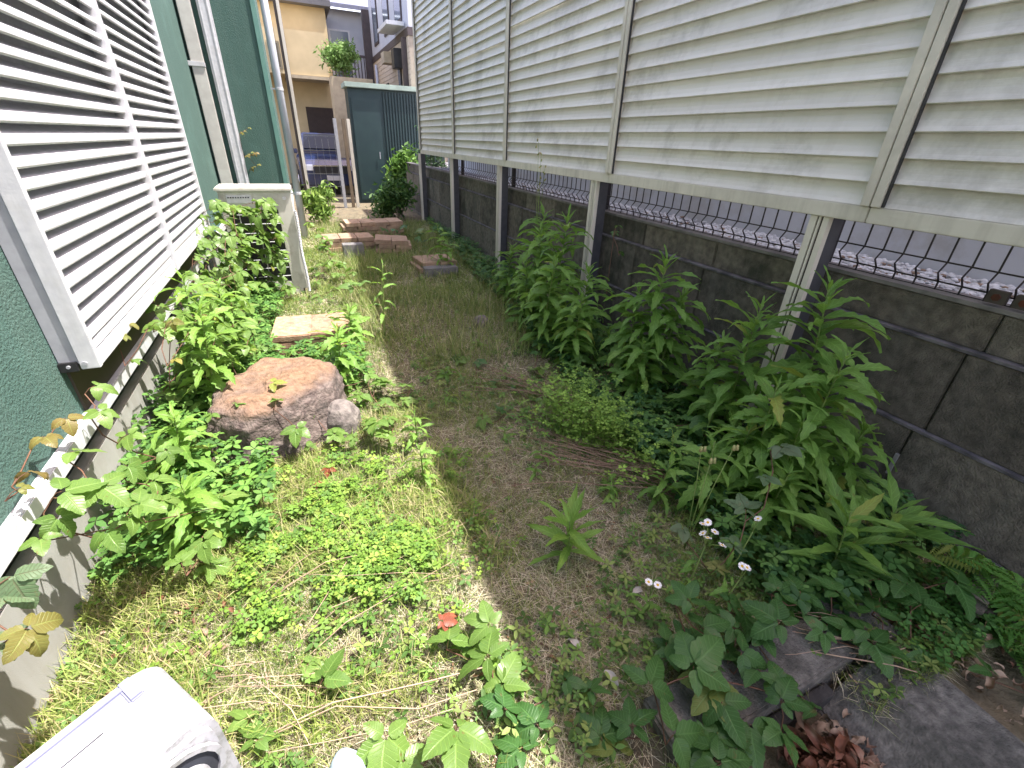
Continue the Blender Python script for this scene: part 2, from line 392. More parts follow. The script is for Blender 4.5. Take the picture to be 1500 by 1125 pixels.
# ---------------------------------------------------------------- pipes on the house
P = thing('square_downpipe', 'flat cream downpipe in the corner of the green house walls', 'downpipe', (-.77, 6.83, .5))
MB().box((-.062, -.035, 0), (.062, .045, 4.5)).build('pipe', mat('cream_pvc', (.50, .50, .46), (.44, .43, .40), 12, .5), P, bevel=.006)
for z in (.08, 1.55, 3.0): MB().box((-.09, -.045, z), (.066, .05, z+.045)).build('clip', WHITE, P, bevel=.003)
P = thing('duct_cover', 'white ribbed duct cover running down the green wall to the air conditioner', 'duct cover', (-.595, 6.86, .6))
MB().box((-.062, -.035, 0), (.062, .035, 4.4)).build('cover', WHITE, P, bevel=.018)
for x in (-.035, .035): MB().box((x-.004, -.041, .01), (x+.004, -.034, 4.39)).build('rib', WHITE, P)
P = thing('round_downpipe', 'round pale grey downpipe beyond the far green house corner', 'downpipe', (-.01, 7.9, -.05))
MB().tube([(0, 0, 0), (0, 0, 5)], .048, 16).build('pipe', mat('grey_pvc', (.50, .53, .58), (.44, .47, .52), 6, .4), P, smooth=True)
for z in (.7, 2.0, 3.3):
    MB().tube([(0, 0, z), (0, 0, z+.03)], .053, 16).build('clip', WHITE, P)
    MB().box((-.11, -.01, z+.005), (-.045, .01, z+.025)).build('arm', WHITE, P)
P = thing('gate_post', 'cream and brown gate post beyond the round downpipe', 'post', (.20, 10.6, -.03))
MB().box((-.03, -.03, 0), (.02, .03, 4.2)).build('post', CREAM, P, bevel=.003)
MB().box((-.075, -.025, 0), (-.032, .025, 4.2)).build('channel', mat('dark_brown', (.03, .022, .018), None, 10, .6), P)

# ---------------------------------------------------------------- air conditioner
A = thing('air_conditioner', 'cream outdoor air conditioner unit overgrown by creeper with corrugated drain hose at its corner', 'air conditioner', (-.36, 5.0, .0))
AC = mat('cream_appliance', (.56, .55, .50), (.48, .47, .42), 7, .5, c3=(.36, .34, .29), s3=6)
x0, x1, y1, zt = -.30, .29, .34, .97
for a, b in (((x0, 0, .05), (x0+.05, y1, zt)), ((x1-.13, 0, .05), (x1, y1, zt)), ((x0+.05, .0, .05), (x1-.13, y1, .13)), ((x0+.05, .0, zt-.16), (x1-.13, y1, zt)), ((x0+.05, y1-.03, .13), (x1-.13, y1, zt-.16))):
    MB().box(a, b).build('casing', AC, A, bevel=.004)
MB().box((x0-.02, -.025, zt), (x1+.015, y1+.02, zt+.035)).build('lid', AC, A, bevel=.010)
MB().box((x0+.05, .06, .13), (x1-.13, .09, zt-.16)).build('coil', BLACK, A)
for i in range(8):
    z = .19+i*.083
    MB().tube([(x0+.04, .005, z), (x1-.12, .005, z)], .0045, 5).build('guard_bar', WHITE, A)
for x in (x0+.13, x0+.27): MB().tube([(x, .012, .12), (x, .012, zt-.15)], .0045, 5).build('guard_bar', WHITE, A)
MB().box((x0+.06, -.006, zt-.10), (x0+.26, .002, zt-.03)).build('vent_plate', WHITE, A, bevel=.002)
for i in range(9): MB().box((x0+.07+i*.02, -.010, zt-.055), (x0+.082+i*.02, -.005, zt-.045)).build('vent_slot', DARKIN, A)
MB().tube([(x1-.06, -.012, zt-.06), (x1-.06, .0, zt-.06)], .016, 14).build('knob', WHITE, A)
for x in (x0+.06, x1-.08): MB().box((x-.04, -.01, .0), (x+.04, y1+.01, .05)).build('foot', AC, A, bevel=.004)
hb_ = MB(); zc = .03
hose = MB(); npt = 110; pts = []
for i in range(npt):
    t = i/(npt-1); z = .02+t*.78
    pts.append((x1+.012+.004*math.sin(t*9), -.022+.004*math.cos(t*7), z))
v = []; f = []; nn = 8
for i, q in enumerate(pts):
    rr = .0155 if i % 2 else .0105
    v += [(q[0]+rr*math.cos(2*PI*j/nn), q[1]+rr*math.sin(2*PI*j/nn), q[2]) for j in range(nn)]
for i in range(npt-1): f += [(i*nn+j, i*nn+(j+1) % nn, (i+1)*nn+(j+1) % nn, (i+1)*nn+j) for j in range(nn)]
hose.add(v, f).build('drain_hose', mat('hose_plastic', (.62, .62, .66), (.5, .5, .54), 30, .5), A)

# ---------------------------------------------------------------- block wall
B = thing('block_wall', 'dark weathered concrete block retaining wall below the louvre fence', 'wall', (2.3, 3, 0))
rows = [(2.285, -.30, .045, .0), (2.292, .05, .405, .35), (2.312, .412, .780, .0), (2.345, .787, .945, .35)]
bm_cache = {}
for ri, (xf, z0, z1, sh) in enumerate(rows):
    yy = -2.0+sh*.0
    off = {0: .35, 1: .06, 2: .03, 3: 0.0}[ri]
    k = 0
    yy = -2.77+off
    while yy < 11.2:
        key = (ri, k % 3)
        if key not in bm_cache:
            q = MB().box((0, .0025, 0), (.12, .6975, z1-z0)); me = q.mesh('block', BLOCK, .006 if ri else .004); bm_cache[key] = me
        obj('block', bm_cache[key], B, (xf-2.3+rnd.uniform(-.003, .003), yy-3, z0))
        yy += .70; k += 1
    # mortar bed above the course: a narrow ledge
for xf, z0 in ((2.288, .0425), (2.284, .4065), (2.304, .7815)):
    MB().box((xf-2.3+.002, -5.2, z0-.004), (.14, 8.3, z0+.0075)).build('mortar_bed', MORTAR, B)
MB().box((.06, -6.2, -.3), (.118, 8.3, .94)).build('joint_fill', MORTARD, B)
# light mortar smear in one joint
MB().box((-.016, .785-3, .16), (-.005, .800-3, .27)).build('mortar_smear', mat('pale_mortar', (.22, .22, .22), None, 30, .95), B)
MB().box((.038, -5.2, .9455), (.16, 8.3, .962)).build('coping', COPE, B)

# ---------------------------------------------------------------- mesh fence on the wall
Mf = thing('mesh_fence', 'black welded wire mesh fence with bent wires on top of the block wall', 'fence', (2.40, 3, .95))
def wire(pts, rr=.0040, n=4): return MB().tube(pts, rr, n)
me = wire([(0, 0, 0), (0, 0, .045), (-.035, 0, .085), (0, 0, .125), (0, 0, .62)]).mesh('upright_wire', WIRE)
yy = -1.0
while yy < 9.4:
    obj('upright_wire', me, Mf, (0, yy-3, .0)); yy += .083
for x, z in ((.006, .012), (.004, .045), (-.004, .125), (.005, .225), (.005, .33), (.005, .43), (.005, .53)):
    wire([(x, -4.0, z), (x, 6.4, z)], .0042, 4).build('cross_wire', WIRE, Mf)
for yc in (.70, .78):
    c = MB().box((-.045, yc-3-.03, .02), (-.022, yc-3+.03, .07)).build('clamp', mat('clamp_plate', (.06, .05, .045), None, 30, .7), Mf, bevel=.002)
    MB().tube([(-.052, yc-3, .045), (-.044, yc-3, .045)], .014, 6).build('bolt', RUST, Mf)
for yc in (-1.0, 1.5, 3.5, 5.5, 7.5): MB().box((.012, yc-3-.02, -.0), (.05, yc-3+.02, .62)).build('post', WIRE, Mf)

# neighbour's side
tag(MB().box((2.46, -8, -.5), (60, 14, .90)).build('neighbour_ground', GRAVB), kind='structure')
Nw = thing('neighbour_wall', 'smooth grey rendered house wall beyond the white gravel strip', 'wall', (3.08, 3, .9))
MB().box((0, -10, -.4), (.25, 7.5, 3.5)).build('wall', NWALL, Nw)  # unseen upper part made taller to block sun leaking under the fence
# pebbles
def pebbles():
    base = []
    for s in range(3):
        bm = bmesh.new(); bmesh.ops.create_icosphere(bm, subdivisions=1, radius=1)
        v = np.array([q.co[:] for q in bm.verts]); f = np.array([[q.index for q in t.verts] for t in bm.faces]); bm.free()
        v *= (1+.25*nr.standard_normal((len(v), 1))*.6); base.append((v, f))
    V = []; F = []; T = []; k = 0
    N = 9000
    yy = nr.uniform(-.3, 7.5, N)**1.0
    yy = np.where(nr.random(N) < .6, nr.uniform(-.3, 2.8, N), yy)
    xx = nr.uniform(2.47, 3.07, N); zz = .905+.018*nr.random(N)
    for i in range(N):
        v, f = base[i % 3]; s = nr.uniform(.008, .017)
        e = np.array([s*nr.uniform(.9, 1.5), s*nr.uniform(.8, 1.2), s*nr.uniform(.5, .8)])
        a = nr.uniform(0, 6.28); ca, sa = math.cos(a), math.sin(a)
        q = v*e; q = np.stack([q[:, 0]*ca-q[:, 1]*sa, q[:, 0]*sa+q[:, 1]*ca, q[:, 2]], 1)+(xx[i], yy[i], zz[i])
        V.append(q); F.append(f+k); k += len(v)
        g = nr.uniform(.55, .85); T.append(np.tile([g*.98, g, g*1.07], (len(v), 1)) if nr.random() > .07 else np.tile([.30, .22, .17], (len(v), 1)))
    me = numesh('white_gravel', np.concatenate(V), np.concatenate(F), np.concatenate(T), VCD)
    tag(obj('white_gravel', me), 'white pebble gravel strip behind the wire mesh fence', 'gravel', kind='stuff')
pebbles()

# ---------------------------------------------------------------- louvre fence
LF = thing('louvre_fence', 'tall cream louvre privacy fence with wide overlapping slats along the right side', 'fence', (2.17, 3.1, 1.2))
joints = [-2.70, -.75, 1.23, 3.13, 5.16, 7.08, 9.13]  # unseen first bay added to keep the sun off the near corner
FT = 4.1
TOPS = [4.25, 4.20, 4.16, 4.04, 3.92, 3.80, 3.80]  # unseen tops, stepped down bay by bay to bend the shadow edge
sp = [(.0245, .122), (.0222, .122), (.0218, .095), (.0195, .066), (.0145, .042), (.007, .020), (.001, .008), (-.001, .003), (.001, .0), (.0115, .0), (.0165, .028), (.0215, .052), (.0240, .090)]
for a, b, FT in zip(joints[:-1], joints[1:], TOPS):
    me = MB().prism_y(sp, a-3.1+.03, b-3.1-.03).mesh('slat', CREAM2)
    z = .062
    while z < FT-1.2-.06:
        obj('slat', me, LF, (.0+rnd.uniform(-.001, .001), 0, z), (0, rnd.uniform(-.012, .012), 0)); z += .0905
    MB().box((-.008, a-3.1+.0015, 0), (.045, b-3.1-.0015, .062)).build('bottom_rail', CREAM, LF, bevel=.003)
    MB().box((-.008, a-3.1+.0015, FT-1.2-.06), (.045, b-3.1-.0015, FT-1.2)).build('top_rail', CREAM, LF, bevel=.003)
for j, FT in zip(joints, TOPS):
    y_ = j-3.1
    MB().box((-.018, y_-.040, .064), (.030, y_-.002, FT-1.26)).build('post_cover', CREAM, LF, bevel=.003)
    MB().box((-.018, y_+.002, .064), (.030, y_+.040, FT-1.26)).build('post_cover', CREAM, LF, bevel=.003)
    MB().box((-.012, y_-.050, .066), (.0, y_-.0425, FT-1.262)).build('gasket', BLACK, LF)
    if j > 0:
        py = y_+.20
        for k, (dx, a, b) in enumerate(((0, -.045, -.018), (.008, -.018, -.006), (.0, -.006, .004), (.008, .004, .012), (0, .012, .045))):
            MB().box((dx, py+a, -1.35), (.03, py+b, -.002)).build('post_face', CREAM if dx == 0 else SHADEBR, LF)  # recessed grooves coloured dark, their shade painted in
        MB().box((.0302, py-.043, -1.35), (.112, py+.043, -.002)).build('post', DGREY, LF)  # dark grey body paints in the post's shaded side
        MB().box((.046, py-.03, .0), (.10, py+.03, FT-1.2)).build('post', DGREY, LF)

# ---------------------------------------------------------------- kerb, pit
K = thing('concrete_kerb', 'old concrete kerb corner around a leaf filled pit in the right foreground', 'kerb', (1.3, .3, 0))
MB().box((-.62, .03, -.25), (.12, .19, .035)).build('kerb_stone', BLOCK2, K, bevel=.008)
MB().box((.128, .01, -.25), (.33, .23, .040)).build('kerb_stone', BLOCK2, K, bevel=.008)
MB().prism_y([(.30, .035), (.10, .015), (-.06, -.09), (-.10, -.3), (.30, -.3)], -1.2, .004).build('kerb_stone', BLOCK2, K, bevel=.006)
MB().box((-.62, -.01, -.25), (-.02, .026, -.02)).build('kerb_stone', mat('dark_kerb', (.03, .028, .027), (.05, .047, .045), 20, .95, .004, 100), K, bevel=.004)
T = thing('timber_frame', 'dark weathered timber pieces lying at the foot of the block wall', 'timber', (2.02, .16, .0), .2)
MB().box((-.03, -.22, .0), (.03, .22, .06)).build('board', WOOD, T, bevel=.004)
MB().box((.035, -.05, .0), (.20, .01, .05)).build('board', WOOD, T, bevel=.004)
MB().box((-.10, .10, .061), (.16, .16, .10)).build('board', WOOD, T, bevel=.004)
# ================================================================== OBJECTS IN THE YARD
def superrock(name, rings, m, label, loc, amp=.02, seed=0, sub=2):
    """rings: list of (z, [(x,y)...]) from bottom to top, same count"""
    bm = bmesh.new(); n = len(rings[0][1]); vs = []
    for z, ring in rings: vs.append([bm.verts.new((x, y, z)) for x, y in ring])
    for a, b in zip(vs[:-1], vs[1:]):
        for i in range(n): bm.faces.new((a[i], a[(i+1) % n], b[(i+1) % n], b[i]))
    bm.faces.new(vs[-1]); bm.faces.new(vs[0][::-1])
    bmesh.ops.triangulate(bm, faces=[f for f in bm.faces if len(f.verts) > 4])
    bmesh.ops.subdivide_edges(bm, edges=bm.edges[:], cuts=3, use_grid_fill=True)
    bmesh.ops.smooth_vert(bm, verts=bm.verts[:], factor=.5, use_axis_x=True, use_axis_y=True, use_axis_z=True)
    bmesh.ops.subdivide_edges(bm, edges=bm.edges[:], cuts=2, use_grid_fill=True)
    for v in bm.verts:
        c = v.co; d = noise.fractal(c*5+Vector((seed, 0, 0)), 1, 2, 5)*amp+noise.noise(c*26)*amp*.3
        v.co += Vector((c.x, c.y, .3*c.z)).normalized()*d
    me = D.meshes.new(name); bm.to_mesh(me); bm.free(); me.shade_smooth(); me.materials.append(m)
    return tag(obj(name, me, None, loc), label, 'rock')
top = [(-.55, 2.47), (-.36, 2.70), (-.10, 2.66), (.03, 2.50), (-.02, 2.30), (-.20, 2.16), (-.38, 2.09), (-.56, 2.20)]
C = Vector((-.28, 2.38))
def sc(k, dx=0, dy=0): return [((x-C.x)*k+dx, (y_-C.y)*k+dy) for x, y_ in top]
superrock('rock', [(-.1, sc(1.24, -.02, -.03)), (.08, sc(1.20, -.02, -.03)), (.20, sc(1.12)), (.285, sc(1.0)), (.325, sc(.78, 0, .02)), (.318, sc(.3, 0, .02))], ROCKM,
          'large flat topped rock with orange dusty top beside the house foundation', (C.x, C.y, 0), .034, 3)
c2 = [(.11*math.cos(a)*(1+.2*math.sin(3*a)), .10*math.sin(a)) for a in [2*PI*i/8 for i in range(8)]]
superrock('rock', [(-.05, c2), (.10, [(x*.95, y_*.95) for x, y_ in c2]), (.16, [(x*.7, y_*.7) for x, y_ in c2]), (.19, [(x*.35, y_*.35) for x, y_ in c2])],
          mat('rock_plain', (.10, .085, .08), (.20, .175, .16), 26, .95, .006, 70, detail=8), 'small rounded grey rock leaning on the right side of the large rock', (.015, 2.27, 0), .016, 9)

# near stack of clay tiles
def slab_mesh(name, sx, sy, sz, m, seed, bev=.006):
    q = MB().box((-sx/2, -sy/2, 0), (sx/2, sy/2, sz)).mesh(name, m, bev)
    for v in q.vertices:
        d = noise.noise_vector(v.co*8+Vector((seed*3.1, 0, 0)))*.006; v.co += d
    return q
tiles = [slab_mesh('clay_tile', .262, .43, .048, CLAY, i) for i in range(3)]
def base_xy(i): return (-.10+.0*i, 3.62)
for lay in range(3):
    for k in range(2):
        o = obj('clay_tile', tiles[(lay+k) % 3], None, (-.205+k*(.27 if lay == 2 else .20)+rnd.uniform(-.008, .008), 3.54+rnd.uniform(-.015, .015), .03+lay*.054), (0, 0, rnd.uniform(-.03, .03)-.06))
        tag(o, ['clay paving tile lying in the lower layers of the low stack behind the rock', 'clay paving tile lying in the lower layers of the low stack behind the rock', ('left' if k == 0 else 'right')+' hand rough orange clay tile on top of the low stack behind the rock'][lay], 'tile', 'clay tiles stacked behind the rock')
a = MB(); n = 12
v = []
for r_, yy in ((.085, -.28), (.085, .28), (.068, .28), (.068, -.28)):
    v += [(r_*math.cos(PI*i/n), yy, r_*math.sin(PI*i/n)) for i in range(n+1)]
f = []
for q in range(4):
    for i in range(n): f.append((q*(n+1)+i, q*(n+1)+i+1, ((q+1) % 4)*(n+1)+i+1, ((q+1) % 4)*(n+1)+i))
a.add(v, f)
tag(a.build('arched_tile', CLAY, None, (.16, 3.50, .035), rot=(0, 0, -.05)), 'half round clay roof tile open at its end beside the low tile stack', 'tile')

# far stacks of bricks
bk = [slab_mesh('brick', .215, .42, .055, BRICK, 5+i, .004) for i in range(3)]
def stack(cx, cy, nx, nz, label, group, rz=0, tilt=0, cols=1):
    for lay in range(nz):
        for k in range(nx):
            dx = (k-(nx-1)/2)*.222+(.05 if lay % 2 else 0); dy = rnd.uniform(-.02, .02)
            ca, sa = math.cos(rz), math.sin(rz)
            o = obj('brick', bk[(k+lay) % 3], None, (cx+dx*ca-dy*sa+rnd.uniform(-.004, .004), cy+dx*sa+dy*ca, .02+lay*.059+dx*tilt), (0, -tilt, rz+rnd.uniform(-.03, .03)))
            tag(o, label, 'brick', group)
stack(.54, 7.0, 3, 3, 'buff brick in the left of the brick stacks across the far path', 'bricks in the left far stack', .02)
stack(1.10, 6.72, 2, 3, 'buff brick in the right hand tilted stack across the far path', 'bricks in the right far stack', -.15, -.05)
stack(.98, 7.9, 4, 4, 'buff brick in the taller stack standing behind the two front stacks', 'bricks in the rear far stack', .05)
stack(1.38, 5.58, 2, 2, 'buff brick of the small low pile on the grass near the block wall', 'bricks in the small pile', .1)
tag(MB().box((-.20, -.11, -.03), (.20, .11, .10)).build('concrete_block', COPE, None, (1.42, 5.34, 0), .006), 'grey concrete block in front of the small low brick pile', 'block')
tag(MB().box((-.13, -.08, -.03), (.13, .08, .19)).build('concrete_block', COPE, None, (.55, 6.45, 0), .006), 'grey concrete block standing before the left far brick stack', 'block')
superrock('rock', [(-.03, [(x*.8, y_*.7) for x, y_ in c2]), (.05, [(x*.7, y_*.7) for x, y_ in c2]), (.09, [(x*.3, y_*.3) for x, y_ in c2])], MT['rock_plain'], 'small grey stone in the grass left of the tall weed clump', (1.30, 3.55, 0), .01, 5)

# hose reel box in the near left corner
HR = thing('hose_reel_box', 'dirty white plastic hose reel box with rounded end and handle in the near left corner', 'hose reel', (-.47, .87, 0))
u = Vector((-.80, -.60, 0)); vv = Vector((.60, -.80, 0))
HR.rotation_euler = (0, 0, math.atan2(u.y, u.x))      # local x = along u, local y = -v
Lb, Wb, Hb = .56, .235, .40
def ringprof(x0, x1, z0, z1, r_, n=6):
    pr = [(x0, z0), (x1, z0)]
    for i in range(n+1): t = PI/2*i/n; pr.append((x1-r_+r_*math.cos(t), z1-r_+r_*math.sin(t)))
    for i in range(n+1): t = PI/2+PI/2*i/n; pr.append((x0+r_+r_*math.cos(t), z1-r_+r_*math.sin(t)))
    return pr
def xzprism(pr, y0, y1):
    n = len(pr); v = [(a, y0, c) for a, c in pr]+[(a, y1, c) for a, c in pr]
    return MB().add(v, [tuple(range(n)), tuple(range(2*n-1, n-1, -1))]+[(i, i+n, (i+1) % n+n, (i+1) % n) for i in range(n)])
# local y: v maps to +y or -y ?
sgn = 1 if Vector((-u.y, u.x, 0)).dot(vv) > 0 else -1
xzprism(ringprof(0, Lb, .0, Hb, .055), *sorted((0, sgn*Wb))).build('casing', PLAST, HR, bevel=.014, smooth=False)
for px in (0,):
    MB().box((.055, *sorted((sgn*.018, sgn*.040))[:1], Hb-.012), (Lb-.03, sorted((sgn*.018, sgn*.040))[1], Hb+.006)).build('handle_recess_shade', RECSHADE, HR, bevel=.005)  # lavender strip painting in the shade of the handle recess
ya, yb = sorted((sgn*.012, sgn*.075))
MB().box((.050, ya, Hb-.014), (.078, yb, Hb+.007)).build('handle_recess_shade', RECSHADE, HR, bevel=.004)
ya, yb = sorted((sgn*.086, sgn*.088))
MB().box((.13, ya, Hb-.004), (Lb-.06, yb, Hb+.0012)).build('seam', DARKIN, HR)
# round dark opening on the front side with a crank
yf = sgn*(Wb+.0015)
def disc(cx, cz, r0, r1, y0, y1, a0=0, a1=2*PI, n=24):
    pr = [(cx+r1*math.cos(a0+(a1-a0)*i/n), cz+r1*math.sin(a0+(a1-a0)*i/n)) for i in range(n+1)]
    inn = [(cx+r0*math.cos(a0+(a1-a0)*i/n), cz+r0*math.sin(a0+(a1-a0)*i/n)) for i in range(n, -1, -1)]
    q = MB(); m_ = len(pr)
    v = [(a, y0, c) for a, c in pr+inn]+[(a, y1, c) for a, c in pr+inn]; N = 2*m_
    f = []
    for i in range(m_-1):
        j = N-1-i; f += [(i, i+1, j-1, j), (i+N, j+N, j-1+N, i+1+N), (i, i+N, i+1+N, i+1), (j, j-1, j-1+N, j+N)]
    return q.add(v, f)
disc(.115, .290, .0, .088, yf, yf+sgn*.003).build('opening', DARKIN, HR)
disc(.115, .290, .088, .100, yf, yf+sgn*.010).build('rim', PLAST, HR, smooth=False)
disc(.115, .275, .048, .068, yf+sgn*.004, yf+sgn*.020, -.2, PI+.2).build('crank_arch', PLAST, HR)
disc(.115, .275, .0, .022, yf+sgn*.004, yf+sgn*.026).build('hub', PLAST, HR)

# garden clog
CL = thing('garden_clog', 'pale blue foam clog, only its rounded toe showing at the bottom edge', 'clog', (-.108, .535, .03), .15)
bm = bmesh.new()
sec = [(-.13, .030, .055), (-.10, .038, .060), (-.05, .038, .060), (.0, .042, .072), (.05, .048, .078), (.09, .048, .068), (.12, .040, .052), (.138, .022, .036)]
rg = []
for yy, wx, hz in sec:
    rg.append([bm.verts.new((wx*math.cos(t)*(1 if math.sin(t) < 0 else .95), yy, .022+(hz*math.sin(t) if math.sin(t) > 0 else .020*math.sin(t)))) for t in [2*PI*i/14 for i in range(14)]])
for a, b in zip(rg[:-1], rg[1:]):
    for i in range(14): bm.faces.new((a[i], a[(i+1) % 14], b[(i+1) % 14], b[i]))
bm.faces.new(rg[-1]); bm.faces.new(rg[0][::-1])
top_f = [f for f in bm.faces if f.calc_center_median().y < -.01 and f.calc_center_median().z > .055]
bmesh.ops.delete(bm, geom=top_f, context='FACES')
bmesh.ops.subdivide_edges(bm, edges=bm.edges[:], cuts=1, use_grid_fill=True)
bmesh.ops.smooth_vert(bm, verts=bm.verts[:], factor=.4, use_axis_x=True, use_axis_y=True, use_axis_z=True)
bmesh.ops.recalc_face_normals(bm, faces=bm.faces[:])
me = D.meshes.new('upper'); bm.to_mesh(me); bm.free(); me.shade_smooth()
o = obj('upper', me, CL, material=CLOG)
md = o.modifiers.new('shell', 'SOLIDIFY'); md.thickness = .005
v = [(.05*math.cos(t)*(1-.12*(math.sin(t) < 0)), .142*math.sin(t), 0) for t in [2*PI*i/28 for i in range(28)]]
v2 = [(a, b, .014) for a, b, c in v]
MB().add(v+v2, [tuple(range(27, -1, -1)), tuple(range(28, 56))]+[(i, (i+1) % 28, (i+1) % 28+28, i+28) for i in range(28)]).build('sole', CLOG, CL)

# ================================================================== BACKGROUND
def wall_tiles(parent, x0, x1, z0, z1, y_, tw, th, m, along='x', name='tile_course'):
    """running courses of facing tiles, one mesh per course"""
    z = z0; k = 0
    while z < z1-.01:
        q = MB(); t = x0-(tw/2 if k % 2 else 0)
        while t < x1-.01:
            a = max(t, x0)+.006; b = min(t+tw, x1)-.006
            if b-a > .02: q.box((a, y_-.012, z+.005), (b, y_, z+th-.005)) if along == 'x' else q.box((y_-.012, a, z+.005), (y_, b, z+th-.005))
            t += tw
        o = q.build(name, m, parent); z += th; k += 1
BEIGE = mat('beige_render', (.52, .42, .25), (.46, .37, .22), 3, .9, .002, 60)
H1 = thing('beige_house', 'beige rendered house with a balcony slab at the far end of the yard', 'house', (.6, 18, 0))
MB().box((-9, 0, -.1), (1.0, 8, 4.75)).build('wall', BEIGE, H1)
MB().box((-9.3, -.35, 4.75), (1.15, 8.2, 4.9)).build('roof', mat('grey_roof', (.10, .10, .11), None, 10, .7), H1)
MB().box((-9, -1.0, 2.95), (.80, -.005, 4.0)).build('balcony', mat('beige_render', (1, 1, 1)), H1)
MB().box((-.40, -1.06, 2.86), (.84, -.0, 2.94)).build('balcony_slab', mat('beige_slab', (.40, .34, .24)), H1)
MB().tube([(-.28, -1.1, 0), (-.28, -1.1, 4.6)], .04, 8).build('downpipe', mat('brown_pipe', (.10, .075, .05)), H1)
f = MB().box((-.75, -1.03, 3.05), (-.42, -1.005, 3.7)).build('window', mat('window_frame', (.3, .26, .17)), H1)
MB().box((-.70, -1.036, 3.10), (-.47, -1.031, 3.65)).build('pane', mat('glass_dark', (.10, .09, .06), None, 3, .15), f)
MB().box((.05, -.02, .9), (.9, .0, 2.2)).build('door', mat('dark_door', (.05, .035, .03)), H1)
GW = mat('pale_grey_siding', (.42, .44, .50), (.38, .40, .46), 4, .7)
DB = mat('dark_brown_metal', (.055, .040, .042), (.04, .03, .032), 8, .6)
H2 = thing('grey_house', 'pale grey house with a dark railed balcony and slate roof behind the shed', 'house', (2.4, 20, 0))
MB().box((-.9, 0, -.1), (3.5, 7, 5.15)).build('wall', GW, H2)
MB().add([(-1.3, -.5, 5.1), (3.8, -.5, 5.1), (3.8, 3.5, 6.6), (-1.3, 3.5, 6.6), (-1.3, -.5, 5.22), (3.8, -.5, 5.22), (3.8, 3.5, 6.72), (-1.3, 3.5, 6.72)],
         [(0, 3, 2, 1), (4, 5, 6, 7), (0, 1, 5, 4), (1, 2, 6, 5), (2, 3, 7, 6), (3, 0, 4, 7)]).build('roof', mat('slate_roof', (.16, .17, .24), (.12, .13, .18), 12, .6), H2)
MB().box((-.9, -1.25, 2.55), (.6, -.005, 2.68)).build('balcony_floor', DB, H2)
for i in range(14): MB().box((-.85+i*.105, -1.23, 2.68), (-.82+i*.105, -1.20, 3.72)).build('baluster', DB, H2)
MB().box((-.88, -1.25, 3.72), (.58, -1.18, 3.79)).build('rail', DB, H2)
MB().box((.38, -1.28, 2.0), (.62, -1.05, 5.0)).build('post', DB, H2)
f = MB().box((-.6, -.03, 2.75), (.1, -.004, 4.6)).build('window', WHITE, H2)
MB().box((-.54, -.036, 2.8), (.04, -.031, 4.55)).build('pane', mat('glass_blue', (.12, .15, .20), None, 3, .1), f)
# tiled house running away to the right
TL = mat('buff_wall_tile', (.46, .39, .31), (.52, .45, .37), 9, .7, c3=(.40, .33, .26), s3=5)
H3 = thing('tiled_house', 'two storey house with buff wall tiles and pale upper siding beside the shed', 'house', (3.0, 13.2, 0))
MB().box((.0, 0, -.1), (5, 5.5, 3.58)).build('wall', mat('tile_backing', (.30, .26, .21)), H3)
wall_tiles(H3, .0, 5.5, 1.5, 3.56, 0.0, .42, .11, TL, along='y')
MB().box((-.03, -.03, 3.58), (5, 5.52, 3.74)).build('band', DB, H3)
MB().box((.0, .0, 3.74), (5, 5.5, 6.6)).build('wall', GW, H3, )
for ya in (.6, 2.2, 4.0):
    f = MB().box((-.03, ya, 3.95), (-.003, ya+.8, 5.3)).build('window', DB, H3)
    MB().box((-.036, ya+.06, 4.01), (-.031, ya+.74, 5.24)).build('pane', MT['glass_blue'], f)
for (ya, za, w_, h_) in ((1.0, 2.55, .35, .5), (2.9, 2.55, .3, .3)):
    f = MB().box((-.05, ya, za), (-.014, ya+w_, za+h_)).build('window', BLACK, H3)
    MB().box((-.056, ya+.04, za+.04), (-.051, ya+w_-.04, za+h_-.04)).build('pane', MT['glass_blue'], f)
MB().box((-.32, 1.7, 3.2), (-.014, 2.15, 3.45)).build('vent_hood', mat('cream_hood', (.50, .42, .30)), H3)
MB().box((-.24, .75, 3.0), (-.014, 1.1, 3.42)).build('meter_box', BLACK, H3, bevel=.01)
MB().tube([(-.07, 4.6, .5), (-.07, 4.6, 3.45)], .04, 8).build('drainpipe', GW, H3, smooth=True)
MB().box((-.12, .25, 1.5), (-.014, .40, 3.57)).build('corner_post', DB, H3)
MB().box((-.45, .3, 3.80), (-.035, 1.6, 3.88)).build('awning', WHITE, H3)

SHG = mat('dark_green_sheet', (.010, .030, .034), (.014, .038, .040), 4, .5)
SH = thing('garden_shed', 'dark green corrugated metal shed with pale roof edge at the end of the path', 'shed', (1.98, 12.5, -.03))
MB().box((-.60, .03, 0), (1.6, .62, 2.42)).build('wall', SHG, SH)
for i in range(22):
    if i == 0: continue
    MB().box((.10+i*.068, -.0, .05), (.135+i*.068, .029, 2.38)).build('rib', SHG, SH, bevel=.004)
MB().box((-.55, -.0, .08), (.08, .028, 2.25)).build('door', SHG, SH, bevel=.004)
MB().tube([(-.02, -.03, 1.0), (-.02, -.03, 1.15)], .01, 6).build('handle', SILV, SH)
MB().box((-.66, -.06, 2.43), (1.66, .66, 2.53)).build('roof', mat('pale_green_roof', (.30, .38, .33)), SH, bevel=.01)
for i, (x, m_) in enumerate(((.93, SILV), (1.10, mat('brown_post', (.16, .12, .08))), (1.20, CREAM))):
    P = tag(MB().box((x-.03, 11.4, -.05), (x+.035, 11.46, 1.75)).build('fence_post', m_, bevel=.004), ['grey metal post at the right end of the far wire fence', 'brown post between the wire fence and the shed', 'cream post close to the dark green shed'][i], 'post')
mat('gate_wire', (.16, .17, .18), None, 20, .5)
